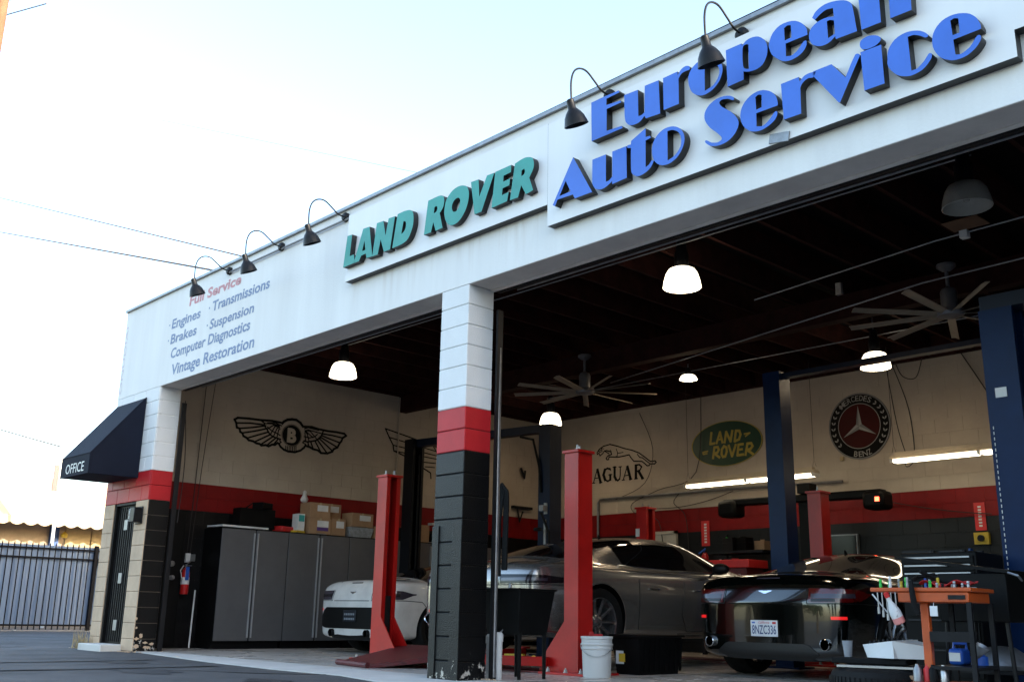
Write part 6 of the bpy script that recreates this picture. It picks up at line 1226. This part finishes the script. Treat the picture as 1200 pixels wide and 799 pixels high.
for k,c in enumerate(cols):
    x = -.28+k*.0265; h = random.uniform(.04,.075) if k < 14 else random.uniform(.02,.04); y = random.uniform(-.15,.0); p = cpt(x,y,.7605); m = MB(); m.lathe([(0,0),(.009,0),(.010,h*.4),(.007,h*.55),(.010,h*.7),(.008,h),(0,h)],p,n=8)
    nme = {'tool_green':'green handled tool','tool_blue':'blue handled tool','yellow':'yellow handled tool','white_plastic':'white spray can','paper':'white tube','galv':'grey socket','steel':'steel socket','lamp_black':'black handled tool'}[c]
    solo(m,'hand_tool',c,'%s in the row on the orange cart, %s from the left' % (nme, ORD[k]),'hand tool','hand tools standing on the orange cart',loc=p)
for k in range(5):
    p = cpt(-.26+k*.028,-.205,.73); m = MB(); m.tube([p,(p[0]+.004,p[1]-.004,p[2]-.10-.02*(k%3))],.004,6); m.lathe([(0,-.02),(.008,-.02),(.008,.02),(0,.02)],(p[0]+.004,p[1]-.004,p[2]-.11-.02*(k%3)),n=8); solo(m,'hanging_tool','steel','%s slim steel tool hanging from the left edge of the orange cart' % ORD[k],'hand tool','tools hanging from the cart edge',loc=p)
m = MB(); rg = []
for i in range(9):
    for j in range(5): p = cpt(-.06+i*.04, -.06+j*.05, .768+.03*math.sin(i*1.3+j)*math.cos(j*1.7)+.025); m.v.append(p)
for i in range(8):
    for j in range(4): m.f.append((i*5+j,(i+1)*5+j,(i+1)*5+j+1,i*5+j+1)); m.m.append(0)
o = solo(m,'shop_rag','red_cloth','crumpled red cloth lying on the orange cart','rag',loc=cpt(.1,.0,.76),smooth=60,fix=False); s_ = o.modifiers.new('t','SOLIDIFY'); s_.thickness = .012; s_ = o.modifiers.new('s','SUBSURF'); s_.levels = 1; s_.render_levels = 2
m = MB(); p=[cpt(-.04,-.21,.80),cpt(-.035,-.225,.74),cpt(-.03,-.215,.66),cpt(-.01,-.21,.60)]; m.tube(p,[.012,.018,.020,.016],8); m.tube([cpt(-.04,-.2,.80),cpt(-.08,.0,.83),cpt(.0,.1,.85)],.012,6); m.tube([cpt(-.02,-.1,.86),cpt(.08,.0,.80),cpt(.2,.05,.79)],.012,6); solo(m,'air_gun','black_rubber','black air tool hose draped over the front of the orange cart','air tool',loc=p[0])
sp = thing('spray_bottle', cpt(-.17,-.24,.6), 'white spray bottle of pink liquid hanging under the cart', 'spray bottle')
ax = Matrix.Rotation(R(200),4,'X') @ Matrix.Rotation(R(14),4,'Y')
m = MB(); m.lathe([(0,0),(.012,0),(.014,.03),(.030,.07),(.036,.10),(.036,.13)],cpt(-.19,-.22,.70),n=18,mtx=ax); build(m,'bottle','white_plastic',sp); m = MB(); m.lathe([(.036,.13),(.036,.165),(.028,.172),(0,.172)],cpt(-.19,-.22,.70),n=18,mtx=ax); build(m,'liquid','pink_liquid',sp); m = MB(); m.lathe([(0,-.035),(.016,-.03),(.016,0),(0,0)],cpt(-.19,-.22,.70),n=12,mtx=ax); build(m,'trigger','sign_red',sp)
m = MB(); m.obox(cpt(.08,-.2,.62),(.045,.006,.06),.1); m.tube([cpt(.08,-.2,.65),cpt(.08,-.19,.67)],.002,4); solo(m,'paper_tag','paper','white tag hanging under the drawer of the orange cart','tag',loc=cpt(.08,-.2,.62))
bj = thing('oil_jug', (4.10,.62,.301), 'blue oil jug on the lower shelf of the orange cart', 'jug'); m = MB(); m.box((4.04,.55,.302),(4.13,.68,.40)); build(m,'jug','tool_blue',bj,bevel=.02); m = MB(); m.tube([(4.06,.6,.40),(4.06,.6,.43),(4.12,.64,.43),(4.12,.64,.39)],.010,8); build(m,'handle','tool_blue',bj); m = MB(); m.box((4.05,.5455,.325),(4.12,.549,.375)); build(m,'label','paper',bj)
m = MB(); m.lathe([(.01,0),(.012,.04),(.05,.12),(.052,.13),(.048,.13),(.01,.05)],(4.19,.55,.31),n=18,mtx=Matrix.Rotation(.5,4,'Y')); solo(m,'funnel','galv','grey funnel leaning beside the blue jug','funnel',loc=(4.19,.55,.31))
m = MB(); m.lathe([(0,0),(.05,0),(.05,.05),(.03,.06),(.03,.07),(0,.07)],(4.17,.70,.302),n=16); solo(m,'blue_can','tool_blue','small blue can right of the oil jug','can',loc=(4.17,.7,.302))
random.seed(31)
for k,(mt,lb) in enumerate((('galv','grey can low on the cart shelf left of the orange base'),('sign_red','red capped jar low by the orange base'),('black_plastic','black bottle low on the cart shelf'),('foil_silver','silver can low on the cart shelf'))):
    x = 3.93+k*.05; m = MB(); m.lathe([(0,0),(.026,0),(.026,.07),(.012,.09),(.012,.10),(0,.10)],(x,.36+.03*(k%2),.205),n=12); solo(m,'small_can',mt,lb,'can',loc=(x,.36,.205))
m = MB(); m.box((3.90,.30,.0),(4.14,.47,.20)); solo(m,'parts_crate','sign_red','low red crate in front of the orange cart base','crate',loc=(4.0,.38,0),bevel=.01)
# parts washer
pwz = thing('parts_washer', (4.1,1.15,0), 'black parts washer cabinet with a sloping lid at far right', 'parts washer')
m = MB(); m.box((3.83,.95,.56),(4.28,1.45,.87)); build(m,'cabinet','black_plastic',pwz,bevel=.008)
m = MB(); m.add([(3.55,.93,.99),(4.30,.93,.885),(4.30,1.47,.885),(3.55,1.47,.99),(3.55,.93,.97),(4.30,.93,.865),(4.30,1.47,.865),(3.55,1.47,.97)],[(0,1,2,3),(4,7,6,5),(0,4,5,1),(1,5,6,2),(2,6,7,3),(3,7,4,0)]); build(m,'lid','black_plastic',pwz)
m = MB(); m.tube([(4.30,.94,.87),(4.36,.94,.85),(4.36,1.0,.82)],.008,6); m.box((4.05,.944,.70),(4.09,.949,.78)); build(m,'latch','galv',pwz)
for x,y in ((3.86,.98),(4.25,.98),(4.25,1.42),(3.86,1.42)): m = MB(); m.tube([(x,y,.56),(x+.03*(1 if x>4 else -1),y,.0)],.015,8); build(m,'leg','lamp_black',pwz)
m = MB(); m.box((3.86,.98,.24),(4.27,1.42,.26)); build(m,'shelf','lamp_black',pwz)
m = MB(); m.lathe([(0,0),(.18,0),(.20,.03),(.16,.09),(.09,.14),(0,.15)],(4.1,1.2,.262),n=16); solo(m,'drain_pan','galv','dull grey pan on the shelf under the parts washer','pan',loc=(4.1,1.2,.26))
m = MB(); m.lathe([(0,0),(.07,0),(.07,.16),(.03,.20),(0,.20)],(3.95,1.1,.262),n=14); solo(m,'black_jug','black_plastic','round black jug on the shelf under the parts washer','jug',loc=(3.95,1.1,.26))
# rolling toolbox with chrome pulls
rb = thing('rolling_toolbox', (3.15,2.3,0), 'black rolling toolbox with bright drawer pulls behind the orange cart', 'toolbox')
m = MB(); m.box((3.06,2.0,.12),(3.66,2.5,1.08)); build(m,'carcass','black_plastic',rb,bevel=.01)
for z,h in ((.16,.20),(.38,.20),(.60,.14),(.76,.10),(.875,.055),(.94,.05),(1.0,.05)):
    m = MB(); m.box((3.08,1.985,z),(3.64,1.999,z+h)); d_=build(m,'drawer','black_plastic',rb); m = MB(); m.box((3.10,1.970,z+h-.016),(3.62,1.984,z+h-.004)); build(m,'pull','handle_silver' if z > .86 else 'dark_steel',d_)
for x in (3.12,3.60): 
    for y in (2.08,2.42): m = MB(); m.lathe([(.05,-.02),(.05,.02)],(x,y,.05),'X',16); build(m,'caster','black_rubber',rb)
for x,y,l,a in ((3.15,2.1,.22,.3),(3.38,2.15,.26,-.2),(3.5,2.25,.18,.8)):
    m = MB(); m.obox((x,y,1.095),(l,.025,.012),a); m.lathe([(.03,-.008),(.03,.008)],(x+l/2*math.cos(a),y+l/2*math.sin(a),1.095),n=10); solo(m,'wrench','dark_steel','dark wrench lying on the rolling toolbox, %s' % ('left' if x<3.2 else 'middle' if x<3.45 else 'right'),'wrench',loc=(x,y,1.085))
# tyre with things lying on it
ty = thing('loose_tyre', (3.45,.86,0), 'black car tyre lying flat on the floor in the front right corner', 'tyre')
m = MB(); n_ = 72; prof = [(.20,.03),(.23,.0),(.30,.0),(.335,.02),(.352,.06),(.352,.19),(.335,.23),(.30,.25),(.23,.25),(.20,.22),(.20,.03)]
m.lathe(prof,(3.45,.86,0),n=n_,cap=False); build(m,'tyre','tyre',ty)
m = MB()
for k in range(60):
    a = 2*PI*k/60; c = (3.45+.353*math.cos(a),.86+.353*math.sin(a),.125); m.obox(c,(.012,.026,.14),a)
build(m,'tread','tyre',ty,kind='stuff')
m = MB(); m.obox((3.46,.82,.262),(.50,.40,.014),.25); solo(m,'foil_sheet','foil_silver','crinkled silver sheet lying over the loose tyre','sheet',loc=(3.42,.8,.252))
m = MB(); m.obox((3.40,.82,.295),(.50,.26,.04),.2); solo(m,'rubber_mat','black_rubber','thick black mat laid across the tyre','mat',loc=(3.4,.82,.275),bevel=.008)
pk = thing('egg_tray_packaging', (3.58,.82,.315), 'white folded packaging with rows of small black fittings on the tyre', 'packaging')
m = MB(); m.add([(3.40,.74,.318),(3.62,.68,.318),(3.70,.92,.318),(3.47,.97,.318),(3.36,.76,.40),(3.60,.72,.43),(3.67,.93,.44),(3.44,.97,.40)],[(0,3,2,1),(4,5,6,7),(0,1,5,4),(1,2,6,5),(2,3,7,6),(3,0,4,7)]); m.add([(3.60,.70,.318),(3.78,.78,.318),(3.72,.95,.318),(3.63,.90,.318),(3.60,.71,.43),(3.79,.79,.40),(3.74,.97,.41),(3.64,.91,.44)],[(0,3,2,1),(4,5,6,7),(0,1,5,4),(1,2,6,5),(2,3,7,6),(3,0,4,7)]); build(m,'folded_card','white_plastic',pk,smooth=0)
m = MB()
for i in range(6):
    for j in range(3):
        a = Vector((3.385,.755,.408))*(1-i/6)+Vector((3.59,.735,.436))*(i/6); m.lathe([(0,0),(.012,0),(.010,.014),(0,.014)],(a.x+.02+j*.012,a.y+.03+j*.05,a.z+.002),n=6)
build(m,'fittings','lamp_black',pk)
cp_ = thing('plastic_cup', (3.27,.72,.318), 'clear plastic cup standing on the tyre left of the packaging', 'cup'); m = MB(); m.lathe([(0,0),(.026,0),(.036,.105),(.038,.107),(.034,.105),(.024,.006),(0,.006)],(3.27,.72,.316),n=24); build(m,'cup','clear_cup',cp_); m = MB(); m.lathe([(0,.008),(.022,.008),(.024,.035),(0,.035)],(3.27,.72,.316),n=12); build(m,'screws_inside','dark_steel',cp_)
m = MB(); m.box((3.66,.66,.0),(3.80,.84,.22)); solo(m,'small_carton','cardboard','brown carton standing between tyre and cart','box',loc=(3.73,.75,0),bevel=.006)
# things under the grey car
m = MB(); m.tube([(-1.2,1.6,.05),(-.95,1.5,.12),(-.75,1.6,.08),(-.6,1.5,.14)],.03,8); m.obox((-.9,1.52,.13),(.2,.08,.08),.4); solo(m,'yellow_jack','yellow','yellow tool lying under the rear of the grey car','jack',loc=(-.9,1.5,0))
# ================================================================ LANE AND BUILDINGS AT THE LEFT
FX = -19.0
gf = thing('steel_gate', (FX,4.2,-.02), 'black picket gate backed with pale steel sheets across the lane', 'gate')
m = MB(); 
for z in (.12,1.68,1.90): m.box((FX-.02,.6,z-.02),(FX+.02,8.9,z+.02))
build(m,'rail','fence_black',gf)
pk0 = None
for k in range(61):
    y = .62+k*.137
    if pk0 is None:
        m = MB(); m.box((FX+.021,-.011,.02),(FX+.043,.011,2.0)); m.add([(FX+.021,-.011,2.0),(FX+.043,-.011,2.0),(FX+.043,.011,2.0),(FX+.021,.011,2.0),(FX+.032,0,2.05)],[(0,1,4),(1,2,4),(2,3,4),(3,0,4)]); pk0 = p = build(m,'picket','fence_black',gf,fix=True,smooth=0); 
    else: p = pk0.copy(); COL.objects.link(p); p.parent = gf
    p.location.y = y
sh0 = None
for k in range(14):
    if sh0 is None:
        m = MB(); prof = []
        for i in range(13): prof.append((FX-.04-(.0 if i%4 in (0,3) else .022), i*.05))
        vs = [(x,y,.10) for x,y in prof]+[(x,y,1.98) for x,y in prof]; m.add(vs,[(i,i+1,13+i+1,13+i) for i in range(12)]); sh0 = p = build(m,'steel_sheet','sheet_steel',gf,fix=False,smooth=0)
    else: p = sh0.copy(); COL.objects.link(p); p.parent = gf
    p.location.y = .6+k*.6; p.location.x = random.uniform(-.004,.004)
m = MB(); m.box((FX-.04,4.18,-.02),(FX+.06,4.26,2.02)); build(m,'gate_post','fence_black',gf); m = MB(); m.box((FX-.06,.5,-.02),(FX+.06,.6,2.1)); build(m,'gate_post','fence_black',gf)
m = MB(); m.box((FX+.03,4.28,1.55),(FX+.10,4.42,1.72)); build(m,'lock_box','fence_black',gf)
m = MB(); m.tube([(FX+.08,2.5,.02),(FX+.08,2.5,-.03)],.05,10); m.box((FX-.1,.5,-.03),(FX+.1,8.9,-.005)); build(m,'gate_track','galv',gf)
nb = thing('neighbour_building', (-26,6,0), 'sunlit cream building with a scalloped canopy beyond the gate', 'building')
m = MB(); m.box((-34,-3,-.1),(-25.5,24,4.0)); build(m,'wall','stucco_tan',nb)
m = MB(); n0 = 70; yy0 = -3.2; st = .38; vs = []
for k in range(n0*6+1):
    y = yy0+k*st/6; s_c = abs(math.sin(PI*(k%6)/6)); vs += [(-25.48,y,4.15),(-24.0,y,3.02),(-24.0,y,2.86-.08*s_c)]
fs = []
for k in range(n0*6): fs += [(k*3,k*3+1,k*3+4,k*3+3),(k*3+1,k*3+2,k*3+5,k*3+4)]
m.add(vs,fs); build(m,'scalloped_canopy','canvas_cream',nb,fix=False)
m = MB(); m.box((-25.5,5.28,0),(-25.35,5.52,2.9)); m.box((-25.5,1.2,0),(-25.35,1.4,2.9)); build(m,'blue_post','post_blue',nb)
for a in (5.75,6.55,7.4,-1.2,.1):
    m = MB(); m.box((-25.5,a,.1),(-25.44,a+.75,2.85)); sh = build(m,'shutter','shutter_tan',nb)
    for k in range(18): mm = MB(); mm.box((-25.44,a+.03,.2+k*.145),(-25.425,a+.72,.2+k*.145+.10)); build(mm,'slat','shutter_tan',sh)
m = MB(); m.lathe([(0,0),(.09,.02),(.10,.12),(0,.2)],(-25.2,5.62,2.55),n=12); build(m,'wall_lamp','yellow',nb)
m = MB(); m.box((-34.2,-3.2,4.0),(-25.3,24.2,4.3)); build(m,'roof','stucco_tan',nb)
sg = thing('street_pole', (-22,4.15,0), 'slim pale pole with a red flag sign beyond the gate', 'pole')
m = MB(); m.tube([(-22,4.2,0),(-22,4.13,4.95)],.045,10); build(m,'pole','white_plastic',sg); m = MB(); m.box((-22.02,3.98,3.6),(-21.98,4.10,4.3)); build(m,'red_sign','sign_red',sg)
up = thing('utility_pole', (-14,-1.02,0), 'brown wooden utility pole at the left edge of the picture', 'utility pole')
m = MB(); m.tube([(-14,-1.22,-.1),(-14,-1.06,9.4),(-14,-1.04,13.5)],[.19,.13,.11],16); build(m,'pole','pole_wood',up)
WR = [((-22,1.56,11.44),(-7.0,9.0,7.6+1.0),'upper thin overhead wire running to the parapet'),]
def wire(a,b,sg_,r_,lb): m = MB(); m.tube(sag(a,b,sg_,16),r_,5); solo(m,'overhead_wire','sky_wire',lb,'wire','overhead wires in the sky',loc=a)
wire((-30,3.81,13.2),(-5.0,.965,4.93),.0,.018,'lower, darker overhead wire at the left'); wire((-30,3.64,14.44),(-4.3,1.80,4.93),.0,.014,'upper overhead wire at the left')
wire((-14,-.6,13.0),(-60,-22,16),.2,.012,'short wire crossing the top left corner'); wire((-14,-.2,13.0),(-60,-18,16),.2,.012,'second short wire crossing the top left corner')
wire((-60,2,13.9),(-22,4.15,4.8),.3,.02,'low wire running to the slim pole'); wire((-40,13,24.5),(1.85,8.08,4.93),.0,.006,'faintest wire high above the service list')
# weeds at the corner of the building
random.seed(8); m = MB()
for k in range(160):
    x = XO-.02+random.gauss(0,.10); y = -.08+random.gauss(0,.05); h = random.uniform(.06,.30); a = random.uniform(0,2*PI); l = Vector((math.cos(a),math.sin(a),0)); w_ = Vector((-l.y,l.x,0))*.006
    p = Vector((x,y,-.02)); m.add([p-w_,p+w_,p+l*h*.4+Vector((0,0,h))],[(0,1,2)])
o = solo(m,'dry_weeds','shutter_tan','dry weeds at the left foot of the building corner','weeds',loc=(XO,-.1,0),fix=False); o['kind'] = 'stuff'
# ---- unseen building added on the right to block low sun and sky glow
wh = thing('light_blocker', (36,0,0), 'added plain grey building out of view that blocks low sun and sky glow', 'light_blocker')
m = MB(); m.box((33,-34,-.1),(60,26,8.2)); build(m,'wall','roof_dark',wh); m = MB(); m.box((32.8,-34.2,8.2),(60.2,26.2,8.6)); build(m,'parapet','galv',wh)
for k in range(6): m = MB(); m.box((32.94,-30+k*9,.0),(32.99,-26+k*9,4.2)); build(m,'blocker_door','galv',wh)
# ---- trees across the street (they show in the car paint)
def tree(x,y,h,r_,seed,lb):
    rnd = random.Random(seed); t = thing('street_tree',(x,y,-.1),lb,'tree','trees across the street')
    mb = MB(); mb.tube([(x,y,-.1),(x+.1,y,h*.25),(x-.05,y+.1,h*.5)],[.28,.2,.12],10)
    cs = []
    for k in range(9):
        a = rnd.uniform(0,2*PI); c = Vector((x+math.cos(a)*r_*rnd.uniform(.2,.8),y+math.sin(a)*r_*rnd.uniform(.2,.8),h*rnd.uniform(.45,.9))); cs.append(c); mb.tube([(x,y,h*.4),tuple((Vector((x,y,h*.45))+c)/2+Vector((0,0,.2))),tuple(c)],[.10,.06,.03],6)
    build(mb,'trunk','bark',t); mb = MB()
    for c in cs:
        for k in range(330):
            d = Vector((rnd.gauss(0,1),rnd.gauss(0,1),rnd.gauss(0,.8))); d = d.normalized()*r_*.5*rnd.uniform(.3,1)**.5; p = c+d; s = rnd.uniform(.10,.22); u = Vector((rnd.gauss(0,1),rnd.gauss(0,1),rnd.gauss(0,1))).normalized(); w = u.cross(Vector((rnd.gauss(0,1),rnd.gauss(0,1),rnd.gauss(0,1)))).normalized()
            mb.add([p-u*s,p-w*s*.6,p+u*s,p+w*s*.6],[(0,1,2,3)])
    build(mb,'crown','foliage',t,fix=False,smooth=0)
for i,(x,y,h,r_) in enumerate(((-30,-27,4.5,2.6),(-22,-30,5.5,2.8),(-13,-28,4,2.4),(-4,-31,5.6,2.8),(5,-29,4.6,2.6),(14,-30,5,2.6))): tree(x,y,h,r_,i,['westernmost street tree across the road','tall round tree second from the west across the road','smallest street tree across the road','widest street tree across the road','young tree facing the right bay across the road','easternmost street tree across the road'][i])
